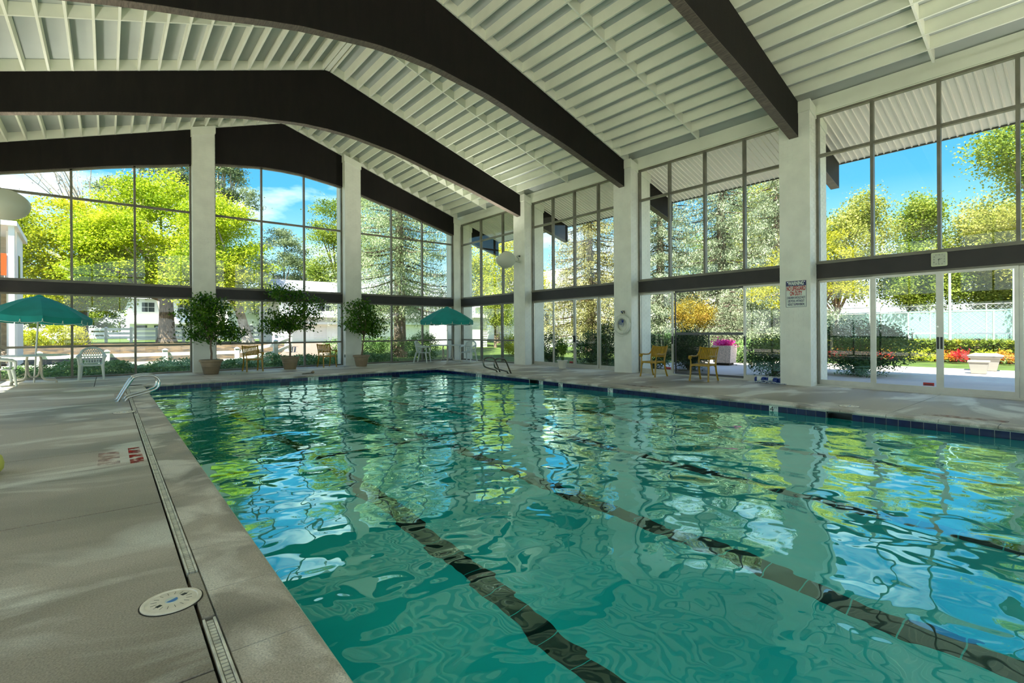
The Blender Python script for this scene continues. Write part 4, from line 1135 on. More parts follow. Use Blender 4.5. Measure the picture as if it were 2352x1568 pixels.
def slat_chair(x, y, rot, label):
    """ochre cast metal armchair with slatted back; local +y is where the sitter looks"""
    t = thing('slatted_armchair', label, 'chair', (x, y, 0), rot, 'ochre slatted armchairs'); t.scale = (.96, .96, .94)
    M = M_yel
    for s in (1, -1):
        MB().tube([(s * .235, .215, .43), (s * .24, .222, .30), (s * .242, .235, .15), (s * .25, .265, 0)], [.027, .025, .022, .025], 8).build('leg', M, t, smooth=True)
        MB().tube([(s * .225, -.21, .44), (s * .23, -.235, .25), (s * .235, -.285, .10), (s * .24, -.33, 0)], [.026, .024, .022, .025], 8).build('leg', M, t, smooth=True)
        MB().tube([(s * .225, -.205, .42), (s * .23, -.225, .56), (s * .235, -.27, .72), (s * .24, -.33, .89)], [.024, .024, .025, .027], 8).build('back_post', M, t, smooth=True)
        ar = MB().tube([(s * .24, -.30, .80), (s * .25, -.235, .70), (s * .255, -.15, .645), (s * .26, -.02, .64), (s * .262, .12, .652), (s * .262, .20, .645)], [.018, .022, .023, .023, .025, .026], 8).build('armrest', M, t, smooth=True)
        MB().tube([(s * .262 - .024, .215, .620), (s * .262 + .024, .215, .620)], .050, 18).build('scroll', M, ar, smooth=True)
        MB().tube([(s * .258, .215, .58), (s * .25, .195, .53), (s * .24, .215, .49), (s * .236, .218, .42)], [.014, .013, .016, .019], 8).build('arm_support', M, t, smooth=True)
        MB().tube([(s * .228, -.07, .43), (s * .228, -.17, .37), (s * .23, -.225, .27)], .009, 6).build('brace', M, t, smooth=True)
        MB().tube([(s * .228, .08, .43), (s * .232, .17, .38), (s * .235, .21, .30)], .009, 6).build('brace', M, t, smooth=True)
        MB().box(s * .232 - .014, s * .232 + .014, -.21, .22, .405, .44).build('seat_side_rail', M, t, bevel=.004)
    MB().box(-.23, .23, .205, .235, .395, .44).build('seat_front_rail', M, t, bevel=.005)
    for k in range(8):
        y_ = -.185 + k * .053
        MB().box(-.222, .222, y_, y_ + .042, .435, .449).build('seat_slat', M, t, bevel=.003)
    def bk(x_, f):  # f 0..1 up the back
        return Vector((x_, -.225 - .045 * f - .065 * f * f, .575 + .285 * f))
    for f in (0, 1):
        p = [bk(-.23, f), bk(0, f) + Vector((0, 0, -.012 * f)), bk(.23, f)]
        MB().tube(p, .021, 6).build('back_rail', M, t, smooth=True)
    for k in range(9):
        x_ = -.18 + k * .045
        mb = MB(); pr = [bk(x_, f / 4) for f in range(5)]
        for a, b_ in zip(pr, pr[1:]):
            mb.hexa([a + Vector((-.0175, -.006, 0)), a + Vector((.0175, -.006, 0)), a + Vector((.0175, .006, 0)), a + Vector((-.0175, .006, 0)), b_ + Vector((-.0175, -.006, 0)), b_ + Vector((.0175, -.006, 0)), b_ + Vector((.0175, .006, 0)), b_ + Vector((-.0175, .006, 0))])
        mb.build('back_slat', M, t)
    return t
SC = .95
slat_chair(3.68, 18.22, PI + .06, 'ochre slatted armchair between the left column ficus and the tallest ficus')
slat_chair(6.20, 18.56, PI + .10, 'ochre slatted armchair right of the tallest ficus')
slat_chair(11.57, 8.24, PI / 2 - .02, 'ochre slatted armchair beside the life ring column')
slat_chair(11.46, 6.68, PI / 2 + .08, 'ochre slatted armchair in front of the open screen door')

def uplighter(x, y, z, s, label, watts=UPLIGHT_W):
    """egg shaped wall uplighter; s=+1 mounted on the right wall, -1 on the left"""
    t = thing('wall_uplighter', label, 'lamp', (x, y, z), 0)
    bm = bmesh.new(); bmesh.ops.create_uvsphere(bm, u_segments=36, v_segments=22, radius=1.0)
    bmesh.ops.scale(bm, vec=(.385, .33, .31), verts=bm.verts)
    nrm = Vector((-.50 * s, .34, .80)).normalized()
    bmesh.ops.bisect_plane(bm, geom=bm.verts[:] + bm.edges[:] + bm.faces[:], plane_co=Vector((-.20 * s, 0, .19)), plane_no=nrm, clear_outer=True)
    me = bpy.data.meshes.new('shell'); bm.to_mesh(me); bm.free(); me.materials.append(M_lamp)
    me.polygons.foreach_set('use_smooth', [True] * len(me.polygons))
    o = bpy.data.objects.new('shell', me); link(o, t); md = o.modifiers.new('t', 'SOLIDIFY'); md.thickness = .012; md.offset = -1
    MB().lathe([(.18, -.02), (.18, .02), (.01, .02)], 24, (-.06 * s, 0, -.05)).build('reflector', M_gap, t)
    a, b_ = sorted((.16 * s, .42 * s))
    MB().box(a, b_, -.06, .06, -.055, .075).build('yoke', M_lamp, t, bevel=.006)
    MB().box(min(.15 * s, .17 * s), max(.15 * s, .17 * s), -.065, .065, -.04, .055).build('vent', M_gap, t)
    MB().tube([(.40 * s, 0, 0), (.67 * s, 0, -.02)], .035, 8).build('bracket_arm', M_lamp, t)
    MB().tube([(.60 * s, 0, .02), (.62 * s, .0, .09), (.54 * s, 0, .13), (.52 * s, 0, .17), (.60 * s, 0, .19), (.665 * s, 0, .18)], .007, 6).build('cable', M_black, t, smooth=True)
    MB().box(min(.63 * s, .664 * s), max(.63 * s, .664 * s), -.03, .03, .16, .21).build('junction_box', M_black, t)
    if watts:
        l = bpy.data.lights.new('uplight', 'SPOT'); l.energy = watts; l.spot_size = math.radians(165); l.spot_blend = 1.0; l.shadow_soft_size = .16; l.color = (1.0, 0.98, 0.86)
        q = bpy.data.objects.new('uplight', l); link(q, t); q.location = (-.10 * s, 0, .10); q.rotation_euler = (PI, -0.62 * s, 0)
    return t
uplighter(11.315, 14.45, 3.895, 1, 'white egg-shaped wall uplighter on the right brick column')
uplighter(2 * RX - 11.315, 14.45, 3.895, -1, 'white egg-shaped uplighter cut by the left edge of the picture', 120)
uplighter(2 * RX - 11.315, 9.617, 3.895, -1, 'added out-of-view uplighter on the second column of the left glass wall', 95)  # this and the next three are unseen extras added to brighten the hall
uplighter(2 * RX - 11.315, 4.737, 3.895, -1, 'added out-of-view uplighter on the third column of the left glass wall', 90)
uplighter(2 * RX - 11.315, -0.143, 3.895, -1, 'added out-of-view uplighter on the left wall column beside the camera', 240)
uplighter(11.315, -0.143, 3.895, 1, 'added out-of-view uplighter on the right wall column beside the camera', 150)
# life ring
t = thing('life_ring', 'white life ring with rope hung on the brick column', 'life ring', (11.90, 9.57, 1.44))
MB().torus((0, 0, 0), .235, .062, 'x', 40, 14).build('ring', M_ring, t, smooth=True)
for k in range(4):
    a = PI / 4 + PI / 2 * k + .35
    MB().torus((0, .235 * math.cos(a), .235 * math.sin(a)), .066, .008, 'y', 14, 6).build('rope_band', M_signw, t, smooth=True)
pts = []
for k in range(41):
    a = 2 * PI * k / 40; sag = .30 + .05 * abs(math.sin(2 * a + .7)) ** .7
    pts.append((-.01, sag * math.cos(a), sag * math.sin(a) - .02))
MB().tube(pts, .007, 6, closed=True).build('grab_rope', M_ring, t, smooth=True)
MB().tube([(0.0, -.13, .25), (.02, 0, .40), (0.0, .12, .25)], .008, 6).build('hanging_cord', M_ring, t)
hk = MB().box(.035, .075, -.05, .05, .33, .42).build('hook_plate', M_dsteel, t, bevel=.01)
MB().tube([(.04, 0, .38), (-.03, 0, .37), (-.05, 0, .40)], .012, 8).build('hook', M_navy, t)
MB().tube([(-.045, -.05, .13), (-.045, -.055, .06)], [.035, .02], 12).build('float_ball', M_navy, t, smooth=True)
rng = random.Random(3); mb = MB()
for k in range(14): mb.torus((.02 + rng.uniform(-.02, .01), .06 + rng.uniform(-.05, .05), .07 + rng.uniform(-.07, .07)), rng.uniform(.03, .06), .006, 'x', 12, 5)
mb.build('coiled_rope', mat('blue_white_rope', (.08, .14, .30), .7, col2=(.5, .55, .55), scale=60), t, kind='stuff')
# warning sign on the column face
t = thing('warning_sign', 'blue, red and white warning sign on the brick column', 'sign', (11.975, 4.706, 2.062))
SG = (PI / 2, 0, -PI / 2)
MB().box(-.006, 0, -.215, .215, -.295, .295).build('panel', M_signw, t, bevel=.002)
MB().box(-.0075, -.006, -.21, .21, .18, .29).build('header_band', M_signb, t)
for (a, b_, c, d) in ((-.215, -.209, -.295, .295), (.209, .215, -.295, .295)): MB().box(-.008, -.0055, a, b_, c, d).build('border', M_signb, t)
for (a, b_) in ((-.295, -.289), (.289, .295)): MB().box(-.008, -.0055, -.21, .21, a, b_).build('border', M_signb, t)
for s, sz, z, m_, ft in (('WARNING', .115, .236, M_signw, .33), ('NO LIFEGUARD', .135, .120, M_signr, .395), ('ON DUTY', .130, .008, M_signr, .26), ('CHILDREN SHOULD NOT', .074, -.085, M_signb, .385), ('USE POOL WITHOUT', .074, -.160, M_signb, .35), ('ADULT SUPERVISION', .074, -.235, M_signb, .35)):
    o = text(s, sz, (-.0085, 0, z), SG, m_, t, 'lettering', .0008, bold=.0045 if sz > .1 else .0012, fit=ft)
for y_, z_ in ((.18, .27), (-.18, .27), (.18, -.27), (-.18, -.27)): MB().tube([(-.006, y_, z_), (-.010, y_, z_)], .008, 10).build('screw', M_steel, t)
# wall clock on the rail
t = thing('wall_clock', 'square cream wall clock on the dark rail above the glass doors', 'clock', (12.32, 2.258, 2.585))
def rrect(w, h, r, n=6):
    p = []
    for cx_, cy_, a0 in ((w - r, h - r, 0), (-w + r, h - r, PI / 2), (-w + r, -h + r, PI), (w - r, -h + r, 1.5 * PI)):
        for k in range(n + 1): a = a0 + PI / 2 * k / n; p.append((cx_ + r * math.cos(a), cy_ + r * math.sin(a)))
    return p
fz = lambda u, w, a: (a, u, w)
MB().prism(rrect(.122, .132, .025), -.035, 0, fz).build('case', M_clock, t, bevel=.006)
MB().prism(rrect(.100, .110, .012), -.037, -.034, fz).build('face', M_clockf, t)
for k in range(1, 13):
    a = PI / 2 - 2 * PI * k / 12; rx_, ry_ = .078, .088
    q = max(abs(math.cos(a)), abs(math.sin(a)))
    text(str(k), .034, (-.0378, -rx_ * math.cos(a) / q * .98, ry_ * math.sin(a) / q), SG, M_black, t, 'numeral', .0005)
def hand(ang, ln, w, nm):
    a = PI / 2 - ang; c_, s_ = math.cos(a), math.sin(a)
    p = [(-c_ * ln + s_ * w * .3, s_ * ln + c_ * w * .3), (-c_ * ln - s_ * w * .3, s_ * ln - c_ * w * .3), (c_ * .02 - s_ * w, -s_ * .02 - c_ * w), (c_ * .02 + s_ * w, -s_ * .02 + c_ * w)]
    MB().prism(p, -.0395, -.0385, fz).build(nm, M_black, t)
hand(2 * PI * 2.5 / 12, .052, .005, 'hour_hand'); hand(2 * PI * 31 / 60, .082, .0035, 'minute_hand')
# lane rope float bundle by the near column
t = thing('lane_float_bundle', 'bundle of navy and white rope floats below the sliding door', 'float rope', (12.10, 5.22, 0), 0)
fp = [(.02, .42, 0.4), (.03, .28, -.5), (0, .14, .35), (-.02, .0, -.2), (.02, -.14, .3), (.0, -.25, 0)]
for k, (fx_, fy_, a) in enumerate(fp):
    o = MB().lathe([(.012, -.078), (.05, -.07), (.064, -.045), (.068, 0), (.064, .045), (.05, .07), (.012, .078)], 20).build('float', M_navy if k % 2 == 0 else M_floatw, t, smooth=True)
    o.location = (fx_, fy_, .068); o.rotation_euler = (PI / 2, 0, a)
    q = MB().lathe([(.0685, -.02), (.0695, 0), (.066, .046), (.052, .071), (.012, .0795)], 20, cap0=False).build('end_band', M_floatw if k % 2 == 0 else M_navy, o, smooth=True)
rope_m = mat('blue_white_twisted_rope', (.62, .68, .66), .7, col2=(.012, .05, .20), scale=34)
for j in range(5):
    p = []; rg = random.Random(j)
    for i in range(40): y_ = .46 - .78 * i / 39; p.append((-.06 - .03 * j * .5 + .025 * math.sin(i * .5 + j * 2), y_ + .02 * math.sin(i * 1.1 + j), .012 + .05 * max(0, math.sin(i * .21 + j * 1.3)) * (1 if j > 2 else .2)))
    MB().tube(p, .011, 6).build('rope', rope_m, t, smooth=True)
# yellow-green pool toy at the left edge
t = thing('kickboard', 'yellow-green rounded pool float on the left deck', 'pool toy', (-.86, 6.45, 0))
MB().lathe([(.06, 0), (.10, .01), (.13, .05), (.135, .10), (.12, .16), (.08, .20), (.02, .215)], 24).build('float_body', mat('lime_foam', (.55, .55, .10), .5), t, smooth=True)
# small electric outlet on the column by the middle chairs
t = thing('wall_outlet', 'small dark electric outlet on the white column', 'outlet', (6.99, 18.90, .36))
MB().box(-.014, -.003, -.035, .035, -.055, .055).build('plate', M_dsteel, t, bevel=.003)

# ============================================================ OUTSIDE
def sm(t): t = max(0.0, min(1.0, t)); return t * t * (3 - 2 * t)
def gz(x, y): return 0.62 * sm((y - 24.0) / 15.0)
def terrain(name, xs, ys, m, dz=0.0, label=None, clip=None):
    V = []; F = []
    for y in ys:
        for x in xs: V.append((x, y, gz(x, y) + dz))
    n = len(xs)
    for j in range(len(ys) - 1):
        for i in range(n - 1): F.append((j * n + i, j * n + i + 1, (j + 1) * n + i + 1, (j + 1) * n + i))
    o = MB().add(V, F).build(name, m); return o
lin = lambda a, b_, n: [a + (b_ - a) * i / n for i in range(n + 1)]
g_ = terrain('ground', lin(-70, 110, 60), lin(19.42, 110, 60), M_grass, -.06); tag(g_, kind='structure')
mb = MB(); mb.box(12.5, 110, -60, 19.42, -.5, -.06); mb.box(-70, -2.75, -60, 19.42, -.5, -.06); mb.box(-2.75, 12.5, -60, -5.85, -.5, -.06)
o = mb.build('ground', M_grass); tag(o, kind='structure')
# patio slabs on the right and around the hall
patio = MB().box(12.45, 20.9, -22, 9.9, -.12, -.055).build('patio', M_gap); tag(patio, kind='structure')
for i, (xa, xb) in enumerate(((12.45, 15.3), (15.3, 18.1), (18.1, 20.9))):
    y = -20.0
    while y < 9.8:
        if not (xa > 18 and -1.0 < y + 1.2 < 2.2):
            MB().box(xa + .006, xb - .006, y + .006, y + 2.99, -.07, -.008).build('patio_slab', M_patio, patio)
        y += 3.0
pw = MB().box(12.45, 24, 9.95, 11.4, -.07, -.01).build('garden_walk', M_patio); tag(pw, kind='structure')
o = MB(); o.box(-12, 24, -22, -5.9, -.08, -.015); o.box(-9, -2.75, -5.9, 22, -.08, -.015); o = o.build('terrace', M_patio); tag(o, kind='structure')
ml = terrain('mulch_bed', lin(-14, 9, 24), lin(25.2, 46, 24), M_mulch, -.03); tag(ml, kind='structure')
V = []; 
pth = [(5.4, 23.2, 8.6, 23.2), (6.2, 26, 9.4, 25.5), (7.6, 30, 11.4, 29), (9.0, 34, 13.2, 33), (9.6, 36.9, 15.5, 36.9)]
for a, b_, c, d in pth: V += [(a, b_, gz(a, b_) + .0), (c, d, gz(c, d) + .0)]
o = MB().add(V, [(2 * i, 2 * i + 1, 2 * i + 3, 2 * i + 2) for i in range(len(pth) - 1)]).build('gravel_path', M_path); tag(o, kind='structure')
# low groundcover bed outside the far glass
rng = np.random.default_rng(21); n = 42000
P = np.stack([rng.uniform(-6.5, 9.6, n), rng.uniform(19.72, 22.3, n), np.zeros(n)], 1)
hh = .22 + .09 * np.sin(P[:, 0] * 2.1 + P[:, 1]) + .06 * np.sin(P[:, 0] * 5.3) + .05 * np.sin(P[:, 1] * 6)
hh = hh * np.clip((P[:, 1] - 19.4) / .8, .3, 1.15); P[:, 2] = hh * rng.random(n) ** .5
P = P[~((P[:, 1] < 19.8) & (((P[:, 0] > 2.05) & (P[:, 0] < 2.8)) | ((P[:, 0] > 6.93) & (P[:, 0] < 7.67)) | (P[:, 0] < -2.2)))]
V, F = leaves_np(rng, P, .075, .6, .6); o = np_mesh('groundcover', V, F, F_ground, None, 'stuff'); tag(o, 'low leafy groundcover bed growing along the far glass wall', 'groundcover')

def fence(name, label, posts, ph, pw_, rails, rh, rt, group=None, cap=True):
    t = thing(name, label, 'fence', (posts[0][0], posts[0][1], 0), 0, group)
    ox, oy = posts[0][0], posts[0][1]
    for (x, y, z) in posts:
        x -= ox; y -= oy
        MB().box(x - pw_ / 2, x + pw_ / 2, y - pw_ / 2, y + pw_ / 2, z - .1, z + ph).build('post', M_fence, t)
        if cap: MB().hexa([(x - pw_ * .62, y - pw_ * .62, z + ph), (x + pw_ * .62, y - pw_ * .62, z + ph), (x + pw_ * .62, y + pw_ * .62, z + ph), (x - pw_ * .62, y + pw_ * .62, z + ph), (x - .02, y - .02, z + ph + .06), (x + .02, y - .02, z + ph + .06), (x + .02, y + .02, z + ph + .06), (x - .02, y + .02, z + ph + .06)]).build('post_cap', M_fence, t)
    for a, b_ in zip(posts, posts[1:]):
        A = Vector((a[0] - ox, a[1] - oy, a[2])); B = Vector((b_[0] - ox, b_[1] - oy, b_[2]))
        d = (B - A); nx = Vector((-d.y, d.x, 0)).normalized() * rt / 2
        for r in rails:
            z = Vector((0, 0, r)); h = Vector((0, 0, rh))
            MB().hexa([A - nx + z, B - nx + z, B + nx + z, A + nx + z, A - nx + z + h, B - nx + z + h, B + nx + z + h, A + nx + z + h]).build('rail', M_fence, t)
    return t
fence('low_fence', 'low white two-rail fence right behind the groundcover bed', [(-7.05, 23.4, 0), (-5.3, 23.4, 0), (-3.55, 23.4, 0), (-1.8, 23.4, 0), (-.02, 23.4, 0), (1.7, 23.4, 0), (2.95, 23.4, 0), (4.14, 23.4, 0), (5.5, 22.9, .30), (6.35, 24.0, .52)], .62, .16, (.08, .40), .13, .04)
zf_ = lambda x, y: gz(x, y)
A_ = Vector((-6.2, 59.0)); B_ = Vector((10.6, 38.2)); ps = []
for i in range(12):
    q = A_.lerp(B_, i / 11); ps.append((q.x, q.y, gz(q.x, q.y)))
fence('paddock_fence', 'tall white three-rail fence behind the maple trunks', ps, 1.12, .20, (.24, .56, .90), .20, .05)
fence('paddock_fence', 'short white rail fence under the golden spruce', [(19.2, 23.6, 0), (20.7, 22.3, 0), (22.2, 21.0, 0), (23.7, 19.7, 0)], 1.0, .13, (.3, .75), .14, .04)
fence('paddock_fence', 'white rail fence right of the path in front of the garage wall', [(8.2, 34.6, .5), (8.6, 32.6, .42), (7.5, 29.0, .35)], .9, .13, (.3, .65), .13, .04)

broad_tree('maple_tree', 'broad yellow-green maple with thick mottled trunk outside the left far window', 'tree', (3.2, 42.7, .6), [(2.3, 43.5, 8.0, 3.9, 3.2, 3.9), (4.9, 43, 6.6, 2.4, 2.2, 3.0), (.4, 43, 6.4, 2.6, 2.6, 3.0), (2.9, 43, 10.6, 2.2, 2, 1.9), (4.3, 42, 4.6, 2.2, 1.8, 1.2)], 21000, .30, F_maple, M_bark, .50, 3.4, 31)
broad_tree('maple_tree', 'golden-yellow maple behind the left umbrella', 'tree', (-1.5, 50.2, .62), [(-2.3, 47.5, 7.4, 3.4, 3, 3.4), (-4.3, 48, 6.0, 2.2, 2.4, 2.6), (-.2, 47, 6.4, 2.3, 2.4, 2.8), (-1.2, 46, 4.0, 2.6, 2, 1.1)], 18000, .30, F_maple2, M_bark, .38, 3.6, 32)
broad_tree('maple_tree', 'yellow maple with a leaning pale trunk left of the tallest ficus', 'tree', (7.4, 37.9, .62), [(5.7, 39, 6.9, 2.6, 2.4, 3.4), (7.3, 38.2, 5.2, 1.7, 1.6, 2.2), (4.8, 39, 5.0, 2.2, 2, 2.0), (5.6, 39, 9.2, 1.5, 1.5, 1.4), (7.2, 38, 3.4, 1.3, 1.2, .7)], 16000, .27, F_maple, M_palebark, .32, 3.2, 33, lean=(-.75, .3))
broad_tree('cottonwood_tree', 'tall grey-green cottonwood rising behind the broad maple', 'tree', (5.2, 64, .62), [(.2, 66, 16.2, 1.6, 1.8, 1.6), (5.4, 63, 17.5, 2.6, 2.2, 2.4), (2.4, 64, 13.5, 1.8, 2, 1.6), (3.0, 64, 20.5, 3, 2.5, 2), (7.3, 62, 19, 2, 2, 2.5)], 8000, .36, F_cotton, M_palebark, .55, 13.5, 34, nb=24, lean=(-2.5, 0))
broad_tree('cottonwood_tree', 'grey-green cottonwood beside the open blue sky at the middle window', 'tree', (9.0, 60, .62), [(9.0, 59.5, 17.6, 2.1, 2, 2.6), (11.0, 58.5, 14.8, 1.3, 1.5, 1.8), (8.6, 59, 12.6, 2, 2, 2), (9.6, 59, 20, 2, 2, 2)], 6000, .36, F_cotton, M_palebark, .5, 13, 35, nb=16)
broad_tree('broadleaf_tree', 'soft grey-green tree in the distance behind the tallest ficus', 'tree', (15, 59, .62), [(14.9, 59, 8.6, 3.0, 3, 4.0), (17.4, 58, 6.6, 2.2, 2, 3), (13.2, 59, 6, 2, 2, 3)], 11000, .34, F_cotton, M_bark, .35, 3.0, 36)
broad_tree('broadleaf_tree', 'green tree reaching above the middle window beside the brick column', 'tree', (17.2, 48.2, .62), [(17.0, 48.2, 8.5, 2.5, 2.2, 4.2), (16.2, 48.2, 12.2, 1.3, 1.5, 2.7), (18.8, 48, 11, 2.2, 2, 4), (16.0, 48.2, 6.5, 1.7, 1.6, 2)], 13000, .30, F_green, M_bark, .4, 4, 37)
# leafless tree with pinkish twigs
t = thing('bare_tree', 'nearly bare tree with pinkish twigs against the sky at upper left', 'tree', (-1.6, 60, .62))
rng = np.random.default_rng(8); mb = MB(); tips = []
mb.tube([(0, 0, 0), (0, 0, 7), (.3, 0, 11)], [.3, .22, .15], 8)
for i in range(30):
    a = rng.random() * 2 * PI; p = Vector((.2, 0, 8 + rng.random() * 4)); d = Vector((math.cos(a), math.sin(a) * .5, rng.uniform(.7, 1.6))).normalized(); pts = [p]
    for k in range(5): d = (d + Vector((rng.normal() * .18, rng.normal() * .1, .03))).normalized(); pts.append(pts[-1] + d * rng.uniform(1.2, 2.0)); tips.append(pts[-1])
    mb.tube(pts, [.09, .06, .045, .03, .02, .012], 5, cap=False)
    for q in pts[2:]:
        e = (d + Vector((rng.normal() * .6, 0, rng.normal() * .4))).normalized(); mb.tube([q, q + e * 1.3], [.02, .008], 4, cap=False); tips.append(q + e * 1.3)
mb.build('branches', M_palebark, t, kind='stuff')
P = np.repeat(np.array([tuple(q) for q in tips]), 5, 0) + rng.normal(size=(len(tips) * 5, 3)) * .35
V, F = leaves_np(rng, P, .16, .5); np_mesh('foliage', V, F, F_bare, t, 'stuff')

spruce('big blue-green spruce just outside the far glass at right', (11.95, 24.4, 0), 16.5, 3.7, 2.7, 30, 41, F_spruce0, .32, leaf=.34, per=60)
spruce('golden-tinged spruce outside the double sliding door', (22.6, 20.6, 0), 12.5, 3.6, 1.6, 26, 42, F_spruce2, .28, leaf=.36, per=46)
spruce('blue spruce left of the three beyond the open screen door', (24.6, 17.0, 0), 14, 3.4, 1.0, 28, 43, F_spruce, .3, leaf=.38, per=44)
spruce('tallest blue spruce, middle of the three beyond the open screen door', (27.0, 14.6, 0), 17, 4.0, 1.2, 30, 44, F_spruce, .33, leaf=.40, per=46)
spruce('blue spruce right of the three, next to the warning sign column', (29.5, 12.6, 0), 11.5, 3.2, .8, 24, 45, F_spruce, .3, leaf=.38, per=40)
spruce('small blue spruce beside the golden weeping tree', (20.7, 10.8, 0), 2.9, 1.25, .35, 12, 46, F_spruce, .07, leaf=.20, per=40)
# golden weeping tree: a mop head with hanging shoots
shrub('weeping_tree', 'golden weeping tree with a rounded mop head', 'tree', (20.0, 12.1, 0), [(0, 0, 2.02, .95, .85, .55), (-.35, .2, 1.75, .7, .6, .5), (.4, -.3, 1.8, .65, .6, .5)], 5200, .10, F_weep, 51, stems=14, puff=.22, flat=1.2, up=.0)
broad_tree('yellow_maple', 'bright yellow small tree outside, either side of the warning sign column', 'tree', (23.4, 8.2, 0), [(21.9, 7.6, 3.7, 1.3, 1.1, 1.1), (20.9, 9.1, 2.65, .9, .9, .50), (22.2, 9.3, 3.7, 1.3, 1.2, .9), (21.6, 6.9, 2.7, .9, .7, .45), (22.3, 8.2, 5.0, 1.0, 1, .6)], 4300, .14, F_yellow, M_bark, .12, 2.6, 52, per=40, puff=.40, shell=.7)
YG = [((-9, 88, .6), [(-9, 88, 5.5, 7, 4, 5), (-2, 90, 5, 6, 4, 4.5)], 9000, .55, F_green, 'distant dark trees beyond the rail fence behind the left umbrella'),
      ((4, 94, .6), [(3, 94, 6.5, 7, 4, 5.5), (12, 90, 6, 6, 4, 5)], 9000, .55, F_cotton, 'distant grey-green trees behind the white house and maple'),
      ((38, 17.5, 0), [(38, 17.5, 6.5, 3.6, 3.0, 3.4), (38.5, 17.5, 10.5, 2.8, 2.6, 3.0), (37, 16, 4, 2.4, 2, 1.6)], 13000, .30, F_yg, 'yellow-green tree behind the spruces beside the warning sign column'),
      ((60, 19.5, 0), [(59, 19, 8.5, 5.0, 4.2, 5.0), (61, 17, 12.5, 3.0, 3, 2.8), (60, 22, 9, 4, 4, 5)], 15000, .42, F_yg, 'yellow-green tree at the left of the sliding glass doors window'),
      ((66, 14.6, 0), [(66, 15.0, 8.0, 4.5, 3.6, 4.6), (66, 13.6, 12.6, 2.4, 2, 2.2), (64, 13, 6, 4, 3, 3)], 14000, .42, F_green, 'green tree under the blue sky beyond the tennis court'),
      ((70, 9.8, 0), [(70, 10, 8.2, 5, 3.4, 4.8), (70, 9, 12, 3, 2.4, 2.5), (68, 8, 5, 4, 3, 3)], 14000, .42, F_yg, 'tree above the wall clock beyond the tennis court'),
      ((64, 4.6, 0), [(64, 5.0, 11, 4.5, 3.4, 6), (64, 3.4, 16, 3.6, 3, 3.6), (62, 2.6, 6, 5, 4, 4)], 15000, .42, F_yg, 'tallest tree at the right edge beyond the tennis court'),
      ((44.5, 1.0, 0), [(42.0, 4.6, 12.0, 2.0, 1.5, .9), (42.8, 3.0, 13.6, 2.4, 2, 1.2), (43.6, .6, 10.5, 2.4, 2.4, 2.4), (42.6, 3.0, 10.2, 1.4, 1.3, .8)], 8000, .32, F_green, 'overhanging branch tree at the upper right corner'),
      ((58, 31, 0), [(58, 31, 8, 6, 6, 6), (62, 27, 9, 5, 5, 6)], 10000, .45, F_green, 'distant dark green trees behind the blue spruces'),
      ((24.6, 32.6, .2), [(24.2, 32.2, 6.3, 2.7, 2.4, 2.7), (26.2, 31.5, 5.4, 2.0, 2, 2.2), (22.8, 33, 5.6, 1.5, 1.5, 2.0), (24.6, 32, 8.3, 1.4, 1.4, .9)], 12000, .25, F_maple2, 'yellow tree seen through the window beside the uplighter'),
      ((21.7, 29.0, .1), [(21.7, 28.9, 3.0, .9, .9, 1.3), (22.3, 28.6, 2.2, .7, .7, .9)], 4200, .17, F_green, 'slim green tree beside the small white garage')]
for k, (b_, bl, n, lf, fm, lab) in enumerate(YG):
    broad_tree('broadleaf_tree', lab, 'tree', b_, bl, n, lf, fm, M_bark, .22 if n > 5000 else .1, 3.0 if n > 5000 else 1.6, 60 + k, nb=20, flat=.9, shell=.7, puff=1.1 if b_[0] > 35 else .7)
# shrubs close to the glass
shrub('yew_shrub', 'large open-branched yew outside the glass doors at right', 'shrub', (16.35, 4.8, 0), [(0, 0, 1.12, 1.15, .9, .30), (-.2, .3, .55, .8, .6, .35), (.3, -.7, .65, .8, .55, .4), (-.55, -.25, .30, .6, .6, .25)], 7000, .10, F_yew, 71, stems=34, puff=.26)
shrub('yew_shrub', 'dark yew behind the bundle of rope floats', 'shrub', (13.9, 6.05, 0), [(0, 0, .55, .75, .65, .50)], 4200, .09, F_yew, 72, stems=8, puff=.22)
shrub('yew_shrub', 'dark yew behind the lower screen door pane', 'shrub', (14.3, 8.85, 0), [(0, 0, .62, .45, .55, .58)], 4200, .09, F_yew, 73, stems=8, puff=.22)
shrub('yew_shrub', 'dark yew behind the chair beside the life ring column', 'shrub', (13.9, 9.9, 0), [(0, 0, .60, .6, .65, .55)], 3400, .09, F_yew, 74, stems=6, puff=.22)
shrub('yew_shrub', 'narrow upright dark shrub left of the life ring', 'shrub', (13.55, 11.55, 0), [(0, 0, .75, .42, .42, .75)], 3000, .09, F_yew, 75, stems=6, puff=.2)
shrub('yew_shrub', 'round clipped yew outside the double sliding door', 'shrub', (14.9, 13.6, 0), [(0, 0, .60, .75, .75, .58)], 4200, .09, F_yew, 76, stems=6, puff=.2)
shrub('yew_shrub', 'loose dark shrub behind the potted palm', 'shrub', (13.9, 14.9, 0), [(0, 0, .60, .55, .6, .58)], 3200, .09, F_yew, 77, stems=6, puff=.2)
shrub('yew_shrub', 'dark green shrub behind the corner umbrella table', 'shrub', (11.2, 20.55, 0), [(0, 0, .6, .8, .6, .60)], 3800, .09, F_ground, 78, stems=6, puff=.22)
shrub('boxwood_shrub', 'low dark shrub under the golden weeping tree', 'shrub', (18.6, 12.2, 0), [(0, 0, .55, 1.3, .9, .6)], 4200, .11, F_yew, 79, stems=6, puff=.22)
shrub('boxwood_shrub', 'green shrub behind the pink flower planter', 'shrub', (19.2, 9.5, 0), [(0, 0, .42, .9, .7, .42)], 3000, .10, F_ground, 80, stems=5, puff=.2)
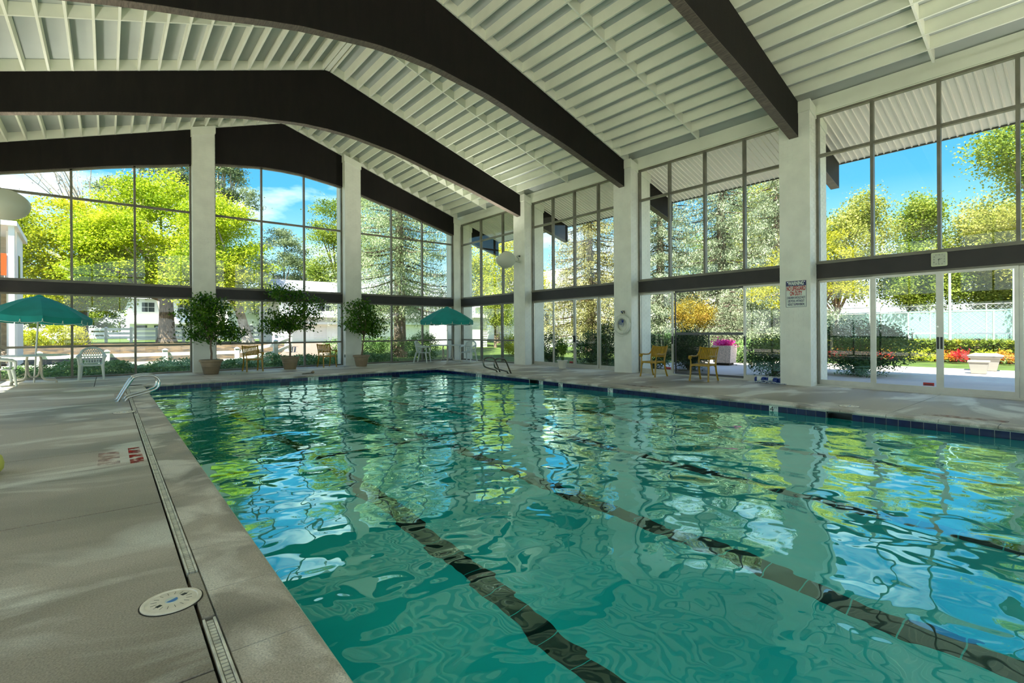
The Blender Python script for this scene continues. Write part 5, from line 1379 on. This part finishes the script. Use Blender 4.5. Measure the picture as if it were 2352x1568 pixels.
shrub('gold_shrub', 'rounded yellow shrub behind the left umbrella pole', 'shrub', (-2.35, 40.5, .5), [(.1, 0, .55, 1.5, 1.0, .75), (-1.6, .5, .4, 1.2, 1, .6)], 5200, .15, F_maple2, 81, stems=5, puff=.3)
shrub('gold_shrub', 'yellow-green shrub by the low fence near the corner column', 'shrub', (17.4, 21.2, 0), [(0, 0, .5, .9, .8, .5)], 3200, .12, F_maple2, 82, stems=5, puff=.25)
shrub('boxwood_shrub', 'leafy green shrub behind the chair left of the corner table', 'shrub', (9.6, 24.4, 0), [(0, 0, .55, 1.5, .8, .55), (1.8, .2, .5, 1.2, .7, .5)], 4600, .13, F_ground, 83, stems=5, puff=.25)
shrub('gold_shrub', 'pale leafy shrubs in front of the balcony house', 'shrub', (-4.2, 25.2, .02), [(0, 0, .45, 1.3, .5, .45)], 3000, .12, F_bare, 84, stems=5, puff=.25)
# clipped hedge beyond the lawn
rng = np.random.default_rng(90); n = 26000
P = np.stack([rng.uniform(25.6, 26.7, n), rng.uniform(-12, 12.5, n), rng.uniform(.02, .76, n)], 1)
k_ = rng.random(n); P[k_ < .45, 2] = .74 + rng.normal(size=(k_ < .45).sum()) * .025; mk_ = (k_ > .45) & (k_ < .92); P[mk_, 0] = 25.62 + rng.normal(size=mk_.sum()) * .04
V, F = leaves_np(rng, P, .13, .65, .4); hd = thing('clipped_hedge', 'long clipped green hedge with yellow tips in front of the court', 'hedge', (26.1, 0, 0))
o = np_mesh('foliage', V - np.array([26.1, 0, 0]), F, F_hedge, hd, 'stuff'); MB().box(-.42, .45, -12, 12.4, -.05, .68).build('core', M_dbark, hd)
FC = [(2.05, F_red), (2.75, F_orange), (3.3, F_lime), (4.0, F_red), (4.35, F_orange), (5.0, F_lime), (5.6, F_lime), (6.3, F_red), (6.8, F_orange), (7.4, F_orange), (8.1, F_red), (1.2, F_lime), (.5, F_red), (-.3, F_orange)]
NMF = {F_red: 'red', F_orange: 'orange', F_lime: 'lime yellow'}
ORD = ['leftmost', 'second from the left', 'third from the left', 'fourth from the left', 'fifth from the left']
CNT = {}
for k, (y, fm) in enumerate(sorted(FC, key=lambda q: -q[0])):
    rr = random.Random(k); CNT[fm] = CNT.get(fm, 0) + 1
    shrub('flower_clump', '%s bedding plant before the clipped hedge, %s of its colour' % (NMF[fm], ORD[CNT[fm] - 1]), 'flowers', (24.9 + rr.uniform(-.2, .2), y, 0), [(0, 0, .22, .30, .34, .20)], 340, .10, fm, 100 + k, stems=4, bmat=F_ground, group='%s bedding plants before the hedge' % NMF[fm], puff=.14, per=20)
# garden planters and bench like tub
def tub(name, x, y, rot, w, h, label, lidded):
    t = thing(name, label, 'planter', (x, y, 0), rot)
    a, b_ = w * .38, w * .5
    MB().hexa([(-a, -a, 0), (a, -a, 0), (a, a, 0), (-a, a, 0), (-b_, -b_, h * .88), (b_, -b_, h * .88), (b_, b_, h * .88), (-b_, b_, h * .88)]).build('tub', M_planter, t, bevel=.01)
    c = b_ * 1.12
    MB().hexa([(-c, -c, h * .86), (c, -c, h * .86), (c, c, h * .86), (-c, c, h * .86), (-c, -c, h), (c, -c, h), (c, c, h), (-c, c, h)]).build('rim', M_planter, t, bevel=.012)
    if lidded: MB().hexa([(-c * 1.1, -c * 1.1, h), (c * 1.1, -c * 1.1, h), (c * 1.1, c * 1.1, h), (-c * 1.1, c * 1.1, h), (-c * .7, -c * .7, h + .07), (c * .7, -c * .7, h + .07), (c * .7, c * .7, h + .07), (-c * .7, c * .7, h + .07)]).build('lid', M_planter, t)
    return t
tub('garden_planter', 18.9, 2.62, .1, .42, .36, 'smaller white square planter on the patio', False)
tub('garden_planter', 20.4, 2.68, .1, .66, .44, 'larger lidded white planter behind the smaller one', True)
t = thing('flower_planter', 'square pink aggregate planter with pink petunias', 'planter', (17.3, 9.25, 0), .15)
MB().hexa([(-.30, -.30, .08), (.30, -.30, .08), (.30, .30, .08), (-.30, .30, .08), (-.34, -.34, .70), (.34, -.34, .70), (.34, .34, .70), (-.34, .34, .70)]).build('tub', M_agg, t, bevel=.01)
MB().box(-.24, .24, -.24, .24, 0, .08).build('foot', M_gap, t)
rng = np.random.default_rng(9); P = rng.normal(size=(900, 3)) * np.array([.15, .15, .06]) + np.array([0, 0, .78]); V, F = leaves_np(rng, P, .07, .8); np_mesh('flowers', V, F, F_pink, t, 'stuff')

# tennis court
ct = MB().box(37, 61, -14, 32, -.055, -.03).build('court', M_court); tag(ct, kind='structure')
def chain(label, x, y0, y1, z0, z1, pitch, wire, nposts, screen=None, pr=.04):
    t = thing('chain_link_fence', label, 'fence', (x, y0, 0))
    L = y1 - y0; H = z1 - z0; mb = MB(); s = 0.0
    y = -H
    while y < L:
        for d in (1, -1):
            a = max(y, 0); b_ = min(y + H, L)
            if b_ > a:
                za = z0 + (a - y); zb = z0 + (b_ - y)
                if d < 0: za, zb = z0 + H - (a - y), z0 + H - (b_ - y)
                w = wire
                mb.add([(0, a, za - w), (0, b_, zb - w), (0, b_, zb + w), (0, a, za + w)], [(0, 1, 2, 3)])
        y += pitch
    mb.build('wire_mesh', M_chain, t, kind='stuff')
    for i in range(nposts):
        yy = L * i / (nposts - 1); MB().tube([(0, yy, -.1), (0, yy, z1 + .03)], pr, 8).build('post', M_chain, t)
    for z in (z1,): MB().tube([(0, 0, z), (0, L, z)], pr * .7, 8).build('top_rail', M_chain, t)
    if screen:
        MB().box(.03, .05, 0, L, screen[0], screen[1]).build('windscreen', M_screen, t)
    return t
chain('near chain link fence in front of the tennis court', 34.2, -13, 14.5, .1, 2.15, .16, .0035, 9)
chain('far court fence hung with pale green windscreen', 61.5, -20, 40, .2, 3.5, .4, .012, 16, (.35, 3.0), .05)
t = thing('tennis_net', 'tennis net with white top tape', 'net', (50, 10.9, 0))
MB().box(-.02, .02, -13, 0, .86, .95).build('top_tape', M_fence, t)
mb = MB()
for k in range(12): z = .08 + .065 * k; mb.box(-.004, .004, -13, 0, z, z + .008)
for k in range(130): mb.box(-.004, .004, -.1 * k - .008, -.1 * k, .05, .86)
mb.build('netting', M_black, t, kind='stuff')
MB().tube([(0, 0, 0), (0, 0, 1.0)], .05, 10).build('net_post', M_black, t); MB().box(-.03, .03, -6.15, -6.0, 0, .9).build('centre_strap', M_fence, t)
for k, (x, y, h, lb) in enumerate(((33.1, 9.1, 4.3, 'slim pole left of the glass door stiles'), (31.4, 5.38, 4.6, 'tallest court light pole, behind the right door leaf'), (33.7, 3.4, 4.6, 'court light pole at the right edge'))):
    t = thing('court_light_pole', lb, 'pole', (x, y, 0)); MB().tube([(0, 0, -.1), (0, 0, h)], [.07, .05], 10).build('pole', M_chain, t, smooth=True)
    MB().box(-.12, .12, -.08, .08, h, h + .08).build('lamp_head', M_chain, t)

# houses
def windowset(t, x, y, z, w, h, face='y', shutters=False, mull=True):
    f = MB().box(x - w / 2 - .06, x + w / 2 + .06, y - .05, y + .02, z - .06, z + h + .06).build('window', M_fence, t)
    MB().box(x - w / 2, x + w / 2, y - .055, y - .045, z, z + h).build('pane', M_wglass, f)
    if mull:
        MB().box(x - .02, x + .02, y - .07, y - .05, z, z + h).build('glazing_bar', M_fence, f); MB().box(x - w / 2, x + w / 2, y - .07, y - .05, z + h / 2 - .02, z + h / 2 + .02).build('glazing_bar', M_fence, f)
    if shutters:
        for s in (-1, 1): MB().box(x + s * (w / 2 + .28) - .18, x + s * (w / 2 + .28) + .18, y - .06, y + .0, z - .05, z + h + .05).build('shutter', M_shut, t)
def siding(t, x0, x1, y, z0, z1, m=M_siding, p=.16, name='siding'):
    mb = MB(); z = z0
    while z < z1 - .01:
        zt_ = min(z + p, z1); mb.add([(x0, y, z), (x1, y, z), (x1, y + .03, zt_), (x0, y + .03, zt_), (x0, y + .06, z), (x1, y + .06, z)], [(0, 1, 2, 3), (0, 4, 5, 1)]); z += p
    mb.build(name, m, t, kind='stuff')
t = thing('garage_house', 'white sided garage house with grey roof behind the right ficus', 'building', (9.2, 37.2, .4))
MB().box(0, 14, .06, 6, -.5, 3.7).build('wall', M_siding, t); siding(t, 0, 14, 0, 0, 3.7)
MB().hexa([(-.4, -.5, 3.62), (14.4, -.5, 3.62), (14.4, 6.5, 3.62), (-.4, 6.5, 3.62), (-.4, 3.0, 4.85), (14.4, 3.0, 4.85), (14.4, 3.1, 4.85), (-.4, 3.1, 4.85)]).build('roof', M_shingle, t)
MB().box(0, 14, -.55, .05, 1.95, 2.12).build('ledge', M_fence, t); MB().box(0, 14, -.35, .05, 1.45, 1.62).build('ledge', M_fence, t)
MB().box(5.1, 5.75, 2.2, 2.9, 4.6, 5.35).build('chimney', M_hbrick, t)
for x in (3.6, 8.5): windowset(t, x, 0, 2.45, .9, .8, shutters=True)
for x in (4.5, 10): MB().box(x - 1.3, x + 1.3, -.02, .03, 0, 1.35).build('garage_door', M_fence, t)
t = thing('white_house', 'white house with garage windows far behind the broad maple', 'building', (1.8, 67, .6))
MB().box(0, 6.4, .06, 8, -.3, 4.4).build('wall', M_siding, t); siding(t, 0, 6.4, 0, 0, 4.4, p=.25)
MB().box(-.3, 6.7, -.9, .1, 1.7, 1.9).build('ledge', M_siding, t); MB().hexa([(-.3, -.9, 1.9), (6.7, -.9, 1.9), (6.7, 0, 1.9), (-.3, 0, 1.9), (-.3, -.1, 2.6), (6.7, -.1, 2.6), (6.7, 0, 2.6), (-.3, 0, 2.6)]).build('porch_roof', M_siding, t)
MB().hexa([(-.5, -.5, 4.4), (6.9, -.5, 4.4), (6.9, 8.5, 4.4), (-.5, 8.5, 4.4), (2.8, 3, 6.6), (3.6, 3, 6.6), (3.6, 5, 6.6), (2.8, 5, 6.6)]).build('roof', M_shingle, t)
for x in (1.0, 2.6, 4.3, 5.6): windowset(t, x, 0, 1.1, 1.0, .45, mull=False)
for x in (1.6, 4.8): windowset(t, x, 0, 3.0, 1.1, 1.0)
t = thing('white_house', 'white house with black shutters beyond the leaning maple', 'building', (10.0, 61, .6))
MB().box(0, 7, .06, 8, -.3, 3.8).build('wall', M_siding, t); siding(t, 0, 7, 0, 0, 3.8, p=.25)
MB().hexa([(-.4, -.5, 3.7), (7.4, -.5, 3.7), (7.4, 8.5, 3.7), (-.4, 8.5, 3.7), (1, 4, 5.4), (6, 4, 5.4), (6, 4.2, 5.4), (1, 4.2, 5.4)]).build('roof', M_shingle, t)
for x in (1.6, 4.6): windowset(t, x, 0, .5, .6, .9, shutters=True)
t = thing('small_garage', 'small white garage with flat fascia behind the corner chair', 'building', (18.9, 29.6, .15))
MB().box(0, 2.5, .06, 4, -.3, 2.1).build('wall', M_siding, t); siding(t, 0, 2.5, 0, 0, 2.1)
MB().box(-.2, 2.75, -.25, 4.2, 2.1, 2.4).build('fascia', M_fence, t); MB().box(.3, 1.9, -.02, .03, 0, 1.7).build('garage_door', M_fence, t)
t = thing('white_house', 'tall white gabled wall right of the yellow tree', 'building', (25.6, 30.2, .1))
MB().box(0, 9, .06, 7, -.3, 3.4).build('wall', M_siding, t); siding(t, 0, 9, 0, 0, 3.4)
MB().prism([(-.3, 3.3), (9.3, 3.3), (4.5, 6.5)], 0, 7, lambda u, w, a: (u, a, w)).build('gable_roof', M_siding, t)
for x in (2, 5.5): windowset(t, x, 0, 1.5, .9, 1.1)
t = thing('tan_house', 'brick and siding house seen through the golden spruce', 'building', (37.5, 24.0, 0), -.75)
MB().box(-6, 6, 0, 6, -.3, 5.2).build('wall', M_siding, t); MB().box(-1, 2, -.2, .1, 2.6, 5.0).build('brick_panel', M_hbrick, t); MB().box(-6.4, 6.4, -.5, 6.4, 5.2, 5.6).build('roof', M_shingle, t)
for x in (-4, 4): windowset(t, x, 0, 2.8, 1.0, 1.1)
# balcony house at the far left
t = thing('balcony_house', 'white balcony house with an orange towel at the left edge', 'building', (-2.7, 26.0, 0))
MB().box(-9, -.3, 2.0, 2.6, 0, 5.2).build('wall', M_sidingt, t)
siding(t, -9, -.25, 1.95, 3.3, 5.2, M_sidingt, .17); siding(t, -9, -.25, 1.95, .2, 3.0, M_hbrick, .17, 'brick_courses')
MB().box(-.10, .06, .0, .16, 0, 5.3).build('corner_post', M_fence, t); MB().box(-4.3, -4.0, 0, .3, 0, 5.3).build('corner_post', M_fence, t)
MB().box(-9, 0, 0, 2.0, 3.05, 3.3).build('balcony_floor', M_fence, t)
MB().box(-.25, .04, .9, 2.6, 0, 5.3).build('side_wall', M_siding, t); MB().box(-.28, .06, 1.2, 1.6, 3.3, 4.3).build('side_window', M_wglass, t)
MB().hexa([(-9.2, -.1, 5.25), (.14, -.1, 5.25), (.14, 3.0, 5.0), (-9.2, 3.0, 5.0), (-9.2, -.1, 5.42), (.14, -.1, 5.42), (.14, 3.0, 5.2), (-9.2, 3.0, 5.2)]).build('roof', M_siding, t)
MB().box(-4, -.10, .04, .09, 4.15, 4.22).build('balcony_handrail', M_fence, t)
for k in range(15): MB().box(-.22 - .25 * k, -.195 - .25 * k, .05, .08, 3.3, 4.15).build('baluster', M_fence, t)
for x in (-1.6, -3.0): MB().box(x - .5, x + .5, 1.86, 1.93, 3.4, 5.0).build('balcony_window', M_wglass, t)
tw = thing('beach_towel', 'orange towel hung over the balcony rail', 'towel', (-3.35, 26.02, 3.42))
MB().hexa([(-.42, 0, 0), (.50, 0, .0), (.50, .015, 0), (-.42, .015, 0), (-.42, 0, .80), (.50, 0, .80), (.50, .13, .80), (-.42, .13, .80)]).build('towel_cloth', M_orange, tw)
# leaf litter and dry leaves on the deck near the ficus pots
rng = np.random.default_rng(77)
for (x, y) in ((2.9, 17.3), (3.02, 17.35), (5.6, 18.9), (6.6, 17.9), (8.2, 17.6), (8.8, 17.4)):
    t_ = MB().add([(x - .03, y, .004), (x, y - .012, .012), (x + .035, y, .006), (x, y + .014, .002)], [(0, 1, 2, 3)]).build('dry_leaf', M_bark); tag(t_, 'dry brown leaf lying on the far deck below the ficus trees', 'leaf', 'dry leaves on the far deck')
